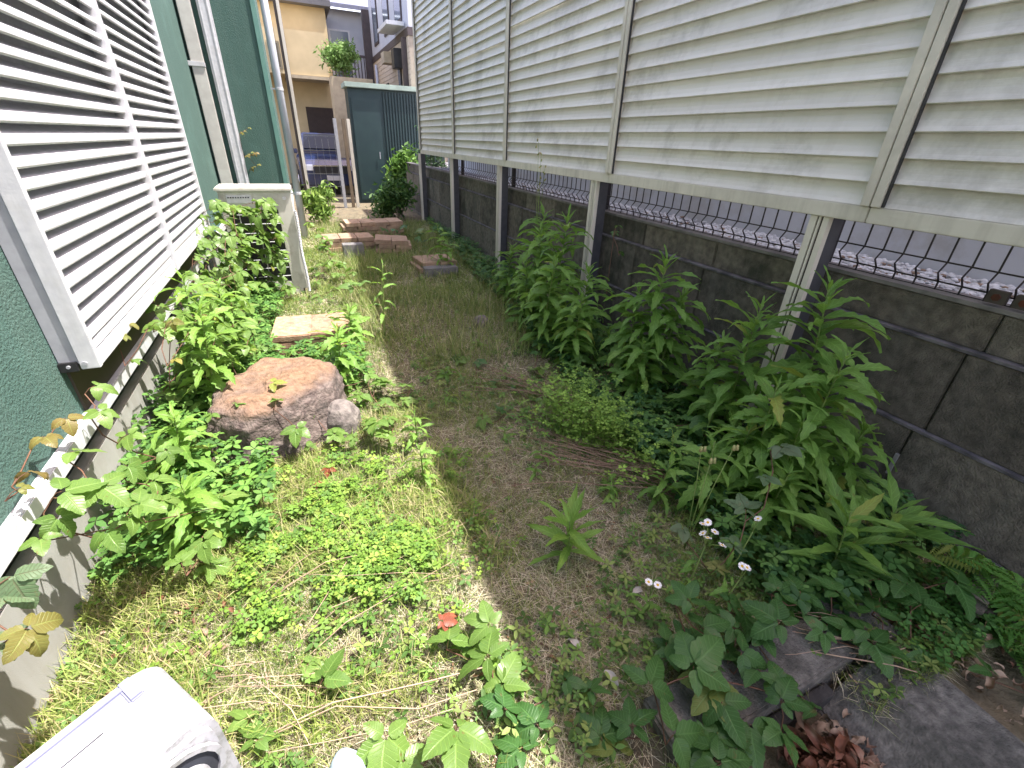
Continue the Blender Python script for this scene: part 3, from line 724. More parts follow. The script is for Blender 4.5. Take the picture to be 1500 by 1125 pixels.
G = thing('wire_gate', 'thin grey wire panel in front of the dark blue car', 'fence', (.55, 11.4, 0))
for i in range(6): MB().tube([(-.30+i*.125, 0, .2), (-.30+i*.125, 0, 1.42)], .004, 4).build('upright_wire', MT['gate_wire'], G)
for z in (.2, .45, .7, .95, 1.15, 1.42): MB().tube([(-.32, -.006, z), (.36, -.006, z)], .005, 4).build('cross_wire', MT['gate_wire'], G)

# car
CARM = mat('dark_blue_paint', (.014, .024, .075), (.016, .028, .085), 2, .18, spec=.8)
GL = mat('car_glass', (.008, .011, .018), None, 2, .12, spec=.25)
CR = mat('chrome', (.6, .6, .62), None, 3, .15, metal=1)
CAR = thing('parked_car', 'dark blue car parked behind the wire panel beyond the house corner', 'car', (.95, 14.3, -.03), R_(0))
def xsec(y_, hw, z0, z1, r_): return [(-hw, y_, z0), (hw, y_, z0), (hw, y_, z1-r_), (hw-r_, y_, z1), (-hw+r_, y_, z1), (-hw, y_, z1-r_)]
def loft(secs, name, m_, par):
    v = [q for s in secs for q in s]; n = len(secs[0]); f = [tuple(range(n)), tuple(range(len(v)-1, len(v)-n-1, -1))]
    for k in range(len(secs)-1): f += [(k*n+i, (k+1)*n+i, (k+1)*n+(i+1) % n, k*n+(i+1) % n) for i in range(n)]
    return MB().add(v, f).build(name, m_, par, bevel=.02)
loft([xsec(0, .70, .25, .72, .10), xsec(.12, .82, .22, .88, .10), xsec(1.0, .84, .22, 1.02, .10), xsec(3.6, .84, .22, 1.02, .10), xsec(4.1, .78, .28, .95, .10)], 'body', CARM, CAR)
loft([xsec(.85, .74, .98, 1.06, .04), xsec(1.55, .66, .98, 1.50, .08), xsec(3.0, .66, .98, 1.52, .08), xsec(3.9, .70, .98, 1.10, .04)], 'cabin', CARM, CAR)
MB().add([(-.62, .93, 1.10), (.62, .93, 1.10), (.55, 1.47, 1.46), (-.55, 1.47, 1.46)], [(0, 1, 2, 3)]).build('windscreen', GL, CAR, loc=(0, -.035, .025))
for s in (-1, 1):
    q = MB().box((s*.60-.14, -.012, .60), (s*.60+.14, .08, .76)).build('headlight', mat('lamp_glass', (.6, .62, .68), None, 3, .1), CAR, bevel=.02)
    MB().add([(s*.735, 1.25, 1.08), (s*.735, 3.5, 1.08), (s*.67, 3.0, 1.44), (s*.67, 1.65, 1.44)], [(0, 1, 2, 3)]).build('side_window', GL, CAR)
    MB().box((s*.86-.08, 1.25, .98), (s*.86+.08, 1.36, 1.10)).build('mirror', CARM, CAR, bevel=.02)
    for yy in (.75, 3.3):
        wv = MB().tube([(s*.72, yy, .30), (s*.86, yy, .30)], .30, 22).build('wheel', BLACK, CAR)
        MB().tube([(s*.865, yy, .30), (s*.875, yy, .30)], .18, 16).build('rim', CR, wv)
MB().box((-.45, -.03, .55), (.45, .02, .72)).build('grille', BLACK, CAR)
MB().box((-.47, -.045, .72), (.47, .0, .75)).build('grille_trim', CR, CAR)
MB().box((-.17, -.05, .38), (.17, -.02, .50)).build('number_plate', WHITE, CAR)
MB().box((-.60, .86, 1.075), (.60, .90, 1.09)).build('cowl', BLACK, CAR)
# ================================================================== LEAVES
def leaf_mesh(name, m, L=1., W=.25, droop=1.0, fold=.25, seg=9, serr=.10, shape='lance', twist=0., wave=.02, seed=0, cup=0):
    """one leaf along +x from the origin; u across (-1..1), v along (0..1)"""
    rr = random.Random(seed); v = []; uvs = []; f = []
    x = z = 0.; ang = 0.
    for i in range(seg+1):
        t = i/seg
        if shape == 'lance': wd = (math.sin(PI*min(1, t**.85))**.8)*(1-.35*t)*1.15
        elif shape == 'ovate': wd = math.sin(PI*t**.62)**.72*(1.0)
        else: wd = math.sin(PI*t**.8)**.9
        wd = max(wd, .035 if t < .5 else 0.004)*W/2
        if serr and i % 2 and t > .2 and t < .97: wd *= 1+serr
        elif serr and t > .2 and t < .97: wd *= 1-serr
        wv = wave*math.sin(t*11+seed)
        tw = twist*t
        for k, u_ in enumerate((-1, -.5, 0, .5, 1)) if shape != 'lance' else enumerate((-1, 0, 1)):
            yy = u_*wd; zz = abs(u_)*wd*fold + (wv if abs(u_) == 1 else 0)*(1 if u_ > 0 else -1) - cup*abs(u_)**2*wd
            y2 = yy*math.cos(tw)-zz*math.sin(tw); z2 = yy*math.sin(tw)+zz*math.cos(tw)
            # offset perpendicular to the path
            v.append(((x-math.sin(ang)*z2)*1.0, y2, z+math.cos(ang)*z2)); uvs.append((u_, t))
        st = L/seg; ang = -droop*t**1.2
        x += math.cos(ang)*st; z += math.sin(ang)*st
    n = 3 if shape == 'lance' else 5
    for i in range(seg):
        for k in range(n-1): f.append((i*n+k, (i+1)*n+k, (i+1)*n+k+1, i*n+k+1))
    return v, f, uvs
def mk(name, parts, m):
    V = []; F = []; U = []
    for v, f, u_ in parts:
        k = len(V); V += v; F += [tuple(i+k for i in q) for q in f]; U += u_
    me = D.meshes.new(name); me.from_pydata(V, [], F)
    uv = me.uv_layers.new(name='uv')
    for lp in me.loops: uv.data[lp.index].uv = U[lp.vertex_index]
    me.shade_smooth(); me.materials.append(m)
    return me
def xf(part, ang, off=(0, 0, 0), s=1., pitch=0., roll=0.):
    v, f, u_ = part
    M = Matrix.Translation(off) @ Matrix.Rotation(ang, 4, 'Z') @ Matrix.Rotation(-pitch, 4, 'Y') @ Matrix.Rotation(roll, 4, 'X') @ Matrix.Scale(s, 4)
    return [tuple(M @ Vector(q)) for q in v], f, u_
def weedset(m, W=.25):
    return {'up': [mk('leaf', [leaf_mesh('leaf', m, 1, W*.85, d, .5, 9, .10, seed=i, twist=tw)], m) for i, (d, tw) in enumerate(((.35, .2), (.7, -.3), (.2, .1)))],
            'arch': [mk('leaf', [leaf_mesh('leaf', m, 1, W*w_, d, .3, 13, .21, seed=i+5, twist=tw, wave=.022)], m) for i, (d, tw, w_) in enumerate(((1.2, .5, 1), (1.6, -.4, 1.05), (.9, .8, .9), (1.9, -.6, 1.0), (1.3, .1, .9)))],
            'low': [mk('leaf', [leaf_mesh('leaf', m, 1, W*1.2, d, .2, 11, .15, seed=i+9, twist=tw, wave=.025)], m) for i, (d, tw) in enumerate(((1.6, .5), (1.1, -.8), (2.0, .3)))]}
WS = weedset(L_WEED, .215); WP = weedset(L_PALE, .23)
def creeper_leaf(m, n, seed, droop=.5, wid=.57):
    rr = random.Random(seed); ps = []
    if n == 5: A = [(-2.15, .55), (-1.05, .82), (0, 1.), (1.05, .85), (2.1, .5)]
    elif n == 3: A = [(-1.35, .85), (0, 1.), (1.3, .8)]
    else: A = [(0, 1.)]
    for a, s in A:
        l_ = leaf_mesh('leaf', m, .92, wid*rr.uniform(.85, 1.12), droop*rr.uniform(.5, 1.5), .16, 11, .065, 'ovate', wave=.018, seed=rr.randrange(99), cup=.05)
        a += rr.uniform(-.16, .16)
        ps.append(xf(l_, a, (.06*math.cos(a), .06*math.sin(a), rr.uniform(-.02, .03)), s*rr.uniform(.9, 1.08), pitch=rr.uniform(-.25, .18), roll=rr.uniform(-.35, .35)))
    return mk('leaf', ps, m)
CRE = {}
for key, m, dr, ns in (('lit', L_LIT, .45, (5, 5, 3, 5)), ('dark', L_SHADE, .45, (5, 5, 5, 3)), ('grey', L_GREY, .3, (5, 5, 3)), ('bronze', L_BRONZ, .9, (3, 5, 3)), ('hang', L_LIT, .9, (3, 3, 5, 3)), ('red', L_RED, .5, (3, 5))):
    CRE[key] = [creeper_leaf(m, n, 31*i+len(key), dr) for i, n in enumerate(ns)]

def weed(x, y_, ztop, label, pale=False, n=None, Lm=None, lean=None, group=None, sparse=False, name='leafy_weed', flat=False):
    z0 = gz(x, y_)-.01
    H_ = max(.07, ztop-z0)
    lean = lean or (rnd.uniform(-.05, .05)*H_*1.5, rnd.uniform(-.05, .05)*H_*1.5)
    T = thing(name, label, 'weed', (x-lean[0], y_-lean[1], z0), 0, group)
    ws = WP if pale else WS
    cur = [Vector((lean[0]*t**1.5, lean[1]*t**1.5, H_*.97*t)) for t in [i/6 for i in range(7)]]
    MB().tube(cur, .0035+.006*min(1, H_), 5, .0022).build('stem', STEM, T, smooth=True)
    n = n or int(26+44*min(1.1, H_))
    if sparse: n = 14
    Lm = Lm or (.15+.14*min(1, H_))
    az = rnd.uniform(0, 6.28)
    for i in range(n):
        s = (i+.5)/n; s = s**.9
        t = .04+.96*s
        if sparse: t = .25+.75*s
        k = t*6; a = int(min(5, k)); q = cur[a].lerp(cur[a+1], min(1, k-a))
        az += 2.399+rnd.uniform(-.35, .35)
        if t > .90: kind = 'up'; L_ = Lm*rnd.uniform(.32, .55)*(1-.5*(t-.9)*5); el = rnd.uniform(.55, 1.15)
        elif t > .66: kind = 'arch'; L_ = Lm*rnd.uniform(.7, 1.0); el = rnd.uniform(.25, .75)
        elif t > .3: kind = 'arch'; L_ = Lm*rnd.uniform(.8, 1.12); el = rnd.uniform(-.05, .55)
        else: kind = 'low'; L_ = Lm*rnd.uniform(.55, .95); el = rnd.uniform(-.1, .5)
        if sparse: L_ *= .55
        if flat: kind = 'up'; el = (.15+.75*t)*rnd.uniform(.6, 1.1); L_ = max(L_, Lm*(.75 if t < .93 else .5))
        me = rnd.choice(ws[kind])
        obj('leaf', me, T, q, (rnd.uniform(-.5, .5), -el, az), L_*rnd.uniform(.92, 1.08))
    return T

def chain(pts):
    pts = [Vector(q) for q in pts]; out = [pts.pop(0)]
    while pts:
        j = min(range(len(pts)), key=lambda k: (pts[k]-out[-1]).length); out.append(pts.pop(j))
    return out
def vine(label, leaves, key='lit', stemm=None, group=None, drop=.035, wall=False, name='creeper', cat='creeper'):
    """leaves: (x,y,z,size). One stem runs under them, a stalk reaches each leaf"""
    c = Vector((sum(q[0] for q in leaves)/len(leaves), sum(q[1] for q in leaves)/len(leaves), 0))
    T = thing(name, label, cat, c, 0, group)
    stemm = stemm or STEMR
    keys = key if isinstance(key, (list, tuple)) else [key]
    nodes = {}
    order = chain([q[:3] for q in leaves])
    st = MB(); prev = None
    def under(q):
        d = Vector((-.03 if wall else rnd.uniform(-.03, .03), rnd.uniform(-.03, .03), -drop if not wall else -.02))
        u_ = q+d; g_ = gz(u_.x, u_.y)+.008
        if u_.z < g_: u_.z = g_
        return u_
    ln = [under(q) for q in order]
    for a, b, q in zip(ln[:-1], ln[1:], order):
        if True:
            mid = (a+b)/2+Vector((rnd.uniform(-.02, .02), rnd.uniform(-.02, .02), -.006)); mid.z = max(mid.z, gz(mid.x, mid.y)+.006)
            st.tube([a-c, mid-c, b-c], .0022, 4, cap=False)
    for q, u_ in zip(order, ln): st.tube([u_-c, (u_+q)/2-c+Vector((0, 0, .006)), q-c], .0014, 3, cap=False)
    st.build('stem', stemm, T, smooth=True)
    for (x, y_, z, s) in leaves:
        me = rnd.choice(CRE[rnd.choice(keys)])
        if wall: rot = Euler((rnd.uniform(-.4, .4), rnd.uniform(.1, .9), rnd.uniform(-1.6, .9)))
        else: rot = Euler((rnd.uniform(-.35, .35), rnd.uniform(-.3, .4), rnd.uniform(0, 6.28)))
        obj('leaf', me, T, Vector((x, y_, z))-c, rot, s*1.15*rnd.uniform(.92, 1.08))
    return T
def mass(n, lo, hi, size, zf=None, pw=1.):
    out = []
    for i in range(n):
        x = rnd.uniform(lo[0], hi[0]); y_ = rnd.uniform(lo[1], hi[1]); z = lo[2]+(hi[2]-lo[2])*rnd.random()**pw
        if zf: z = zf(x, y_, z)
        out.append((x, y_, max(z, gz(x, y_)+.03), size*rnd.uniform(.7, 1.25)))
    return out

WEEDS=[
  (1.95,3.72,0.86,'left one of the two highest leafy weed stalks in the tall middle clump'),
  (1.85,3.13,0.92,'tall leafy weed stalk reaching highest in front of the ridged fence post'),
  (1.75,3.40,0.78,'leafy weed stalk tucked just behind the front stems of the tall middle clump'),
  (1.80,4.05,0.29,'leafy weed stalk at the left edge of the tall clump beside the grass path'),
  (1.62,3.35,0.35,'short leafy weed stalk at the front left of the tall middle clump'),
  (1.65,2.51,0.49,'short leafy weed stalk at the front right of the tall middle clump'),
  (1.80,2.69,0.62,'leafy weed stalk on the right side of the tall clump below the cream post'),
  (1.62,2.86,0.69,'leafy weed stalk in the front centre of the tall middle clump'),
  (1.90,2.06,0.83,'lone bushy weed stalk standing against the block wall between the two clumps'),
  (1.98,1.95,0.66,'weed stalk close behind the lone bushy weed, against the wall'),
  (1.85,2.19,0.60,'weed stalk just left of the lone bushy weed'),
  (1.75,1.95,0.43,'low weed stalk at the left foot of the lone bushy weed'),
  (1.88,1.37,0.85,'bushy weed stalk directly in front of the near cream fence post'),
  (1.95,1.58,0.58,'slim weed stalk left of the cream fence post against the wall'),
  (1.75,1.35,0.43,'small weed stalk low between the lone bushy weed and the post'),
  (1.70,1.06,0.62,'weed stalk hidden low among leaves in front of the cream post'),
  (2.00,1.18,1.00,'tall weed stalk right of the near cream post reaching the mesh fence'),
  (1.85,0.93,0.80,'large arching weed stalk in front, its long leaves drooping over the wall'),
  (1.98,0.82,0.48,'short weed stalk at right of the arching one, close to the wall'),
  (1.40,1.48,0.09,'small pale weed at the left end of the low weeds near the dry stems'),
  (1.30,1.14,0.26,'small leafy weed with a star shaped top beside the dry reddish stems'),
  (1.45,1.08,0.37,'low weed with a spread top behind the white flowers'),
  (1.50,1.34,0.20,'narrow low weed at the foot of the lone bushy weed'),
  (1.62,1.06,0.42,'dark leafy weed in the middle of the right hand clump'),
  (1.72,0.92,0.52,'dense weed stalk in front of the arching tall weed'),
  (1.60,0.83,0.35,'short leafy weed low in front of the right clump'),
  (1.62,0.60,0.35,'star shaped weed with broad leaves at the near end of the clump'),
  (1.88,0.57,0.29,'star shaped weed nearest the wall at the near end of the clump'),
  (0.75,1.06,0.18,'single bright green weed growing alone in the shaded dry grass'),
  (0.72,2.67,0.08,'low leafy weed growing on the grass path left of the tall clump'),
  (-0.62,2.78,0.81,'sunlit pale green weed sprouting beside the bottom rail of the shutter'),
  (-0.50,2.97,0.70,'sunlit weed with long narrow leaves between shutter and air conditioner'),
  (-0.52,2.49,0.73,'sunlit narrow leaved weed low under the far end of the shutter'),
  (-0.62,1.99,0.55,'sunlit weed beside the house foundation left of the rock'),
  (-0.55,1.60,0.62,'broad sunlit weed with pale leaves below the shutter corner'),
  (0.08,2.62,0.52,'yellow green weed growing in front of the flat slab stack'),
  (0.50,3.53,0.63,'thin single stem weed with few leaves in the middle of the path'),
  (0.36,1.97,0.54,'pale weed on the sunlit side of the path edge'),
  (0.32,1.68,0.45,'bright yellow green weed at the shadow edge of the path'),
  (1.45,5.49,0.58,'leafy weed at the far end of the block wall'),
  (1.55,5.42,0.43,'leafy weed close to the far fence post'),
  (0.20,3.32,0.56,'leafy sunlit weed beside the path next to the air conditioner'),
]
VINES={
  'lit_right':[(0.33,0.82,0.12,0.085),(0.29,0.73,0.12,0.115),(0.20,0.83,0.10,0.100),(0.20,0.90,0.12,0.060),(0.31,0.67,0.06,0.100),(0.27,0.83,0.05,0.070)],
  'lit_front':[(-0.02,0.65,0.10,0.100),(0.15,0.59,0.12,0.110),(-0.16,0.87,0.08,0.085),(-0.33,0.79,0.06,0.070),(-0.20,0.95,0.05,0.060),(0.01,0.60,0.06,0.080)],
  'dark_mid':[(0.36,0.54,0.06,0.080),(0.49,0.61,0.06,0.060),(0.54,0.56,0.06,0.070),(0.59,0.43,0.08,0.090),(0.51,0.45,0.05,0.090),(0.51,0.49,0.04,0.060),(0.30,0.51,0.05,0.090),(0.53,0.41,0.05,0.090),(0.29,0.60,0.08,0.080)],
  'dark_big':[(0.92,0.54,0.16,0.100),(0.81,0.46,0.16,0.125),(0.68,0.48,0.12,0.100),(0.84,0.37,0.12,0.105),(0.66,0.36,0.12,0.110),(1.00,0.45,0.12,0.090),(0.92,0.61,0.20,0.080),(1.02,0.40,0.10,0.100),(0.82,0.57,0.10,0.090),(0.89,0.31,0.08,0.100),(0.75,0.31,0.06,0.100)],
  'dark_right':[(1.16,0.46,0.16,0.110),(1.44,0.46,0.16,0.100),(1.27,0.55,0.14,0.080),(1.43,0.38,0.08,0.080),(1.73,0.40,0.14,0.090),(1.68,0.33,0.14,0.100),(1.87,0.33,0.16,0.120),(1.59,0.24,0.05,0.060),(1.40,0.46,0.06,0.070),(1.44,0.56,0.10,0.080),(1.63,0.44,0.16,0.090)],
  'gray_leaf':[(1.52,0.85,0.47,0.080),(1.32,0.78,0.29,0.090),(1.40,0.80,0.40,0.060),(1.20,0.70,0.23,0.070),(1.15,0.70,0.14,0.060),(1.15,0.88,0.16,0.060)],
  'bronze':[(-0.80,1.68,0.62,0.055),(-0.80,1.54,0.64,0.055),(-0.79,1.39,0.62,0.055),(-0.80,1.35,0.60,0.030)],
  'found':[(-0.74,1.79,0.67,0.070),(-0.74,1.51,0.59,0.070),(-0.72,1.34,0.57,0.100),(-0.66,1.38,0.54,0.100),(-0.66,1.57,0.47,0.070),(-0.60,1.39,0.44,0.085),(-0.55,1.42,0.41,0.070),(-0.68,1.35,0.40,0.080),(-0.74,1.31,0.51,0.070),(-0.57,1.79,0.08,0.090),(-0.64,1.60,0.10,0.100),(-0.51,1.44,0.08,0.110),(-0.70,1.76,0.48,0.060),(-0.62,1.79,0.37,0.060),(-0.63,2.01,0.12,0.060),(-0.49,1.94,0.10,0.070),(-0.76,1.25,0.50,0.050),(-0.72,1.70,0.62,0.060),(-0.60,1.54,0.41,0.070),(-0.62,1.36,0.42,0.070)],
  'wallvine':[(-0.70,1.02,0.59,0.100),(-0.68,0.95,0.50,0.100),(-0.72,0.95,0.48,0.070),(-0.72,1.01,0.56,0.090)],
  'rockvine':[(-0.19,2.06,0.20,0.090),(-0.27,2.26,0.36,0.060),(-0.42,2.18,0.32,0.045),(-0.53,2.15,0.30,0.050),(-0.11,2.24,0.18,0.070),(-0.25,2.13,0.33,0.050),(-0.03,2.10,0.10,0.080),(0.06,2.03,0.10,0.060),(0.16,2.10,0.10,0.050),(-0.15,2.08,0.06,0.045)],
  'wallcreeper':[(2.20,2.89,0.73,0.040),(2.22,3.01,0.91,0.050),(2.15,2.90,0.43,0.070),(2.20,3.01,0.86,0.050)],
}
FLOWERS=[(1.030,0.720,0.380),(1.050,0.720,0.380),(1.000,0.690,0.380),(1.040,0.680,0.380),(1.000,0.670,0.380),(1.020,0.630,0.380),(1.090,0.590,0.300),(1.100,0.580,0.300),(0.850,0.680,0.220),(0.830,0.700,0.220),(1.220,0.670,0.380),(1.280,1.000,0.420),(1.410,0.960,0.420),(1.260,0.930,0.420)]


nL = 30
for i, (x, y_, z, lab) in enumerate(WEEDS):
    pale = i >= nL
    kw = {}
    if i in (3, 4): z = max(z, .5)
    if i < 11: z += .08
    if 'star shaped weed' in lab: kw = dict(n=22, Lm=.25, flat=True)
    if 'growing alone' in lab: kw = dict(n=17, Lm=.205, pale=True, flat=True)
    elif 'low leafy weed growing on the grass' in lab: kw = dict(n=12, Lm=.13, pale=False)
    elif 'thin single stem' in lab: kw = dict(sparse=True, pale=True)
    elif 'small' in lab or 'narrow low' in lab: kw = dict(Lm=.15, n=18, pale=pale)
    elif 'low weed with' in lab: kw = dict(Lm=.2, n=22)
    elif pale: kw = dict(pale=True, Lm=.19)
    if 'shadow edge' in lab or 'sunlit side' in lab: z = min(z, .22); kw = dict(pale=True, Lm=.12, n=16)
    if 'far end of the block' in lab or 'far fence post' in lab: kw = dict(pale=True, Lm=.22, n=16)
    if 'beside the path next' in lab: z = .35
    if 'slab stack' in lab: z = .42; y_ += .15
    if 'foundation left' in lab: z = .42
    if 'below the shutter corner' in lab: z = .34
    weed(x, y_, z, lab, **kw)

V_ = VINES
vine('creeper with pale green five part leaves lit by the sun at the shadow edge', V_['lit_right'][:3]+V_['lit_right'][4:], 'lit')
vine('small creeper shoot with dark red young leaves in the sunlit straw', [(.20, .90, .10, .042), (.23, .93, .07, .03)], 'red')
vine('creeper with broad fresh leaves crossing the sunlit straw at the bottom edge', V_['lit_front'][:2]+V_['lit_front'][5:], 'lit')
vine('small creeper with cupped leaves standing in sunlit straw', [V_['lit_front'][2], V_['lit_front'][4]], 'lit')
vine('small creeper beside the end of the white hose reel box', [V_['lit_front'][3], (-.36, .86, .05, .05)], 'lit')
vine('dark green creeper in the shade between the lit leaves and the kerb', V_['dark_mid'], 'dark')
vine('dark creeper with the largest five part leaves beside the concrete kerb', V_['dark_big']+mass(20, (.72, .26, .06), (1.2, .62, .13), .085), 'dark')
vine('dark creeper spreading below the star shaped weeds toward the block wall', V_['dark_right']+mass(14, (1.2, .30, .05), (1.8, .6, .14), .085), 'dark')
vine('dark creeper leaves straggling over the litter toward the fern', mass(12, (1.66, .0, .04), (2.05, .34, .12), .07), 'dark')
vine('grey green creeper with purple veined leaves climbing among the white flowers', V_['gray_leaf'], 'grey')
vine('bronze young creeper shoots reaching over the white sill strip', V_['bronze'], ['bronze'], wall=True)
vine('large leaved creeper hanging in front of the sunlit house foundation', V_['found'][:9]+V_['found'][12:14]+V_['found'][17:], ['hang', 'lit'], wall=True)
vine('low creeper with big leaves at the base of the house foundation', V_['found'][9:12]+V_['found'][14:17]+mass(5, (-.75, 1.35, .05), (-.35, 1.9, .2), .075), 'lit')
vine('reddish green creeper at the left edge casting leaf shadows on the foundation', [(a, b, c, s*.75) for a, b, c, s in V_['wallvine']], ['bronze', 'grey'], wall=True)
vine('thin creeper trailing over the flat topped rock', V_['rockvine'][:7], 'lit')
vine('creeper growing along the grass right of the rock', V_['rockvine'][6:]+mass(20, (-.02, 1.95, .05), (.42, 2.65, .16), .075), ['lit'])
vine('single creeper shoot climbing the block wall beside the ridged fence post', V_['wallcreeper'], 'dark', wall=True)
vine('leafy creeper covering the front of the air conditioner', mass(96, (-.80, 4.66, .10), (-.20, 4.93, .93), .105), ['hang', 'lit'], wall=True)
vine('creeper clambering along the house sill between shutter and air conditioner', mass(48, (-.80, 3.6, .30), (-.44, 4.7, .92), .10), ['hang', 'lit'], wall=True)
vine('dense creeper under the far half of the shutter', mass(62, (-.80, 2.45, .18), (-.42, 3.8, .68), .10), ['hang', 'lit'], wall=True)
vine('dry reddish creeper tips along the shutter bottom rail', mass(16, (-.80, 2.15, .50), (-.55, 3.0, .72), .042), ['bronze', 'hang'], wall=True)
vine('tangled creeper between the low clay tile stack and the shutter', mass(34, (-.72, 2.75, .08), (-.38, 3.8, .45), .09), ['lit', 'hang'])
vine('creeper leaves growing around the low clay tile stack', mass(14, (-.42, 3.05, .04), (.25, 3.32, .18), .07)+mass(5, (.1, 3.3, .1), (.28, 3.9, .2), .07), 'lit')
vine('sunlit creeper in the grass before the air conditioner', mass(18, (.0, 4.1, .05), (.42, 5.3, .25), .085), 'lit')
vine('upright creeper leaves behind the drain hose of the air conditioner', mass(12, (.02, 5.3, .1), (.25, 6.2, .55), .11), 'hang')
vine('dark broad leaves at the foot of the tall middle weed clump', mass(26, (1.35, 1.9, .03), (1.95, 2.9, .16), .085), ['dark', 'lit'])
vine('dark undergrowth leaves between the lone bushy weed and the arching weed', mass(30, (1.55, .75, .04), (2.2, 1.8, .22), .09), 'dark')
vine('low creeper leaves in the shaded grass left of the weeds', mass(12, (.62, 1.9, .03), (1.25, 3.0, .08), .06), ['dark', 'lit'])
vine('pink red autumn coloured creeper leaves in front of the rock', [(-.08, 1.88, .06, .05), (-.13, 1.80, .05, .045)], 'red')
vine('thin reddish creeper climbing the far green wall beside the duct cover', mass(11, (-.50, 6.83, 1.0), (-.38, 6.86, 1.95), .04), 'bronze', wall=True)
vine('dark leaved creeper by the far brick stacks', mass(16, (1.0, 6.5, .05), (1.9, 7.4, .3), .10), 'dark')

# weeds of small size scattered in the lawn
for i in range(22):
    x = rnd.uniform(.45, 1.2) if i < 14 else rnd.uniform(-.4, .3); y_ = rnd.uniform(1.2, 3.4) if i < 14 else rnd.uniform(1.0, 2.0)
    weed(x, y_, gz(x, y_)+rnd.uniform(.05, .09), 'tiny leafy seedling in the grass' + (' of the shaded path' if i < 14 else ' of the sunlit lawn'), pale=(i % 3 == 0 or i >= 14), n=8, Lm=rnd.uniform(.06, .10),
         group='seedlings in the shaded path' if i < 14 else 'seedlings in the sunlit lawn', name='seedling')

# ---------------------------------------------------------------- fleabane with white flowers
PET = mat('white_petal', (.80, .80, .82), None, 30, .6); YEL = mat('yellow_disc', (.65, .42, .03), None, 40, .8)
def petals():
    q = MB(); n = 16
    for i in range(n):
        a = 2*PI*i/n; b = .16; ra, rb = .30, 1.0
        c, s = math.cos(a), math.sin(a); cx, sx_ = -math.sin(a), math.cos(a)
        q.add([(ra*c-cx*b*.5, ra*s-sx_*b*.5, 0), (ra*c+cx*b*.5, ra*s+sx_*b*.5, 0), (rb*c+cx*b, rb*s+sx_*b, .08*(i % 3)), (rb*c-cx*b, rb*s-sx_*b, .08*(i % 3))], [(0, 1, 2, 3)])
    return q.mesh('petals', PET)
PM = petals()
DM = MB().tube([(0, 0, -.10), (0, 0, .10), (0, 0, .16)], .42, 9, .22).mesh('disc', YEL, smooth=True)
WL = WS['arch']
def flower_plant(base, heads, label, s=.0125, extra=0):
    T = thing('daisy_plant', label, 'flower', (base[0], base[1], gz(*base)))
    b0 = Vector(T.location); q = MB()
    fork = Vector((sum(h[0] for h in heads)/len(heads), sum(h[1] for h in heads)/len(heads), min(h[2] for h in heads)-.06))-b0
    q.tube([(0, 0, 0), fork*.5+Vector((.01, -.01, 0)), fork], .0028, 5, .002)
    for h in heads:
        hp = Vector(h)-b0; q.tube([fork, (fork+hp)/2+Vector((rnd.uniform(-.01, .01), 0, .004)), hp-Vector((0, 0, .002))], .0014, 4)
    q.build('stem', STEM, T, smooth=True)
    for h in heads:
        hp = Vector(h)-b0; rot = (rnd.uniform(-.1, .6), rnd.uniform(-.5, .2), rnd.uniform(0, 6))
        f_ = obj('flower_head', PM, T, hp, rot, s)
        obj('disc', DM, f_, (0, 0, 0), (0, 0, 0), 1)
    for i in range(7+extra):
        t = rnd.uniform(.1, .9); obj('leaf', rnd.choice(WL), T, fork*t, (rnd.uniform(-.4, .4), -rnd.uniform(.1, .7), rnd.uniform(0, 6.28)), rnd.uniform(.05, .09))
    return T
flower_plant((1.03, .74), FLOWERS[:6], 'daisy like weed with the densest bunch of six white flowers')
flower_plant((1.12, .66), FLOWERS[6:8], 'daisy like weed with two white flowers below the bunch, nearer the kerb')
flower_plant((.87, .73), FLOWERS[8:10], 'daisy like weed with two low flowers over the shaded straw')
flower_plant((1.24, .74), FLOWERS[10:11], 'daisy like weed with a single white flower before the star shaped weed')
# budded stems
BUD = mat('green_bud', (.22, .28, .10), (.4, .3, .15), 60, .8)
T = thing('budding_weed', 'thin weed with drooping green buds above the white flowers', 'weed', (1.22, .90, 0))
q = MB()
for h in FLOWERS[11:]:
    hp = Vector(h)-Vector((1.22, .90, 0)); q.tube([(0, 0, 0), hp*.6+Vector((0, 0, .04)), hp], .0024, 5, .0014)
q.build('stem', STEM, T, smooth=True)
for h in FLOWERS[11:]:
    for k in range(2):
        hp = Vector(h)-Vector((1.22, .90, 0))+Vector((k*.02, 0, -.004*k)); MB().tube([hp+Vector((0, 0, -.012)), hp, hp+Vector((0, 0, .010))], .008, 7, .004).build('bud', BUD, T, smooth=True)

# tall thin grass-like weed seen against the fence
T = thing('thin_flowering_weed', 'thin flowering weed rising above the middle clump against the louvre fence', 'weed', (1.9, 3.75, 0))
q = MB(); tips = []
for a, b, c in ((-.03, .0, 1.46), (.03, .06, 1.36), (0, -.08, 1.27), (.02, .03, 1.18)):
    q.tube([(0, 0, 0), (a*.4, b*.4, c*.6), (a, b, c)], .003, 4, .0012); tips.append((a, b, c))
q.build('stem', STEM, T)
for a, b, c in tips:
    for k in range(3): MB().tube([(a+rnd.uniform(-.02, .02), b+rnd.uniform(-.02, .02), c-k*.05), (a+rnd.uniform(-.02, .02), b+rnd.uniform(-.02, .02), c-k*.05+.018)], .006, 5).build('bud', BUD, T)

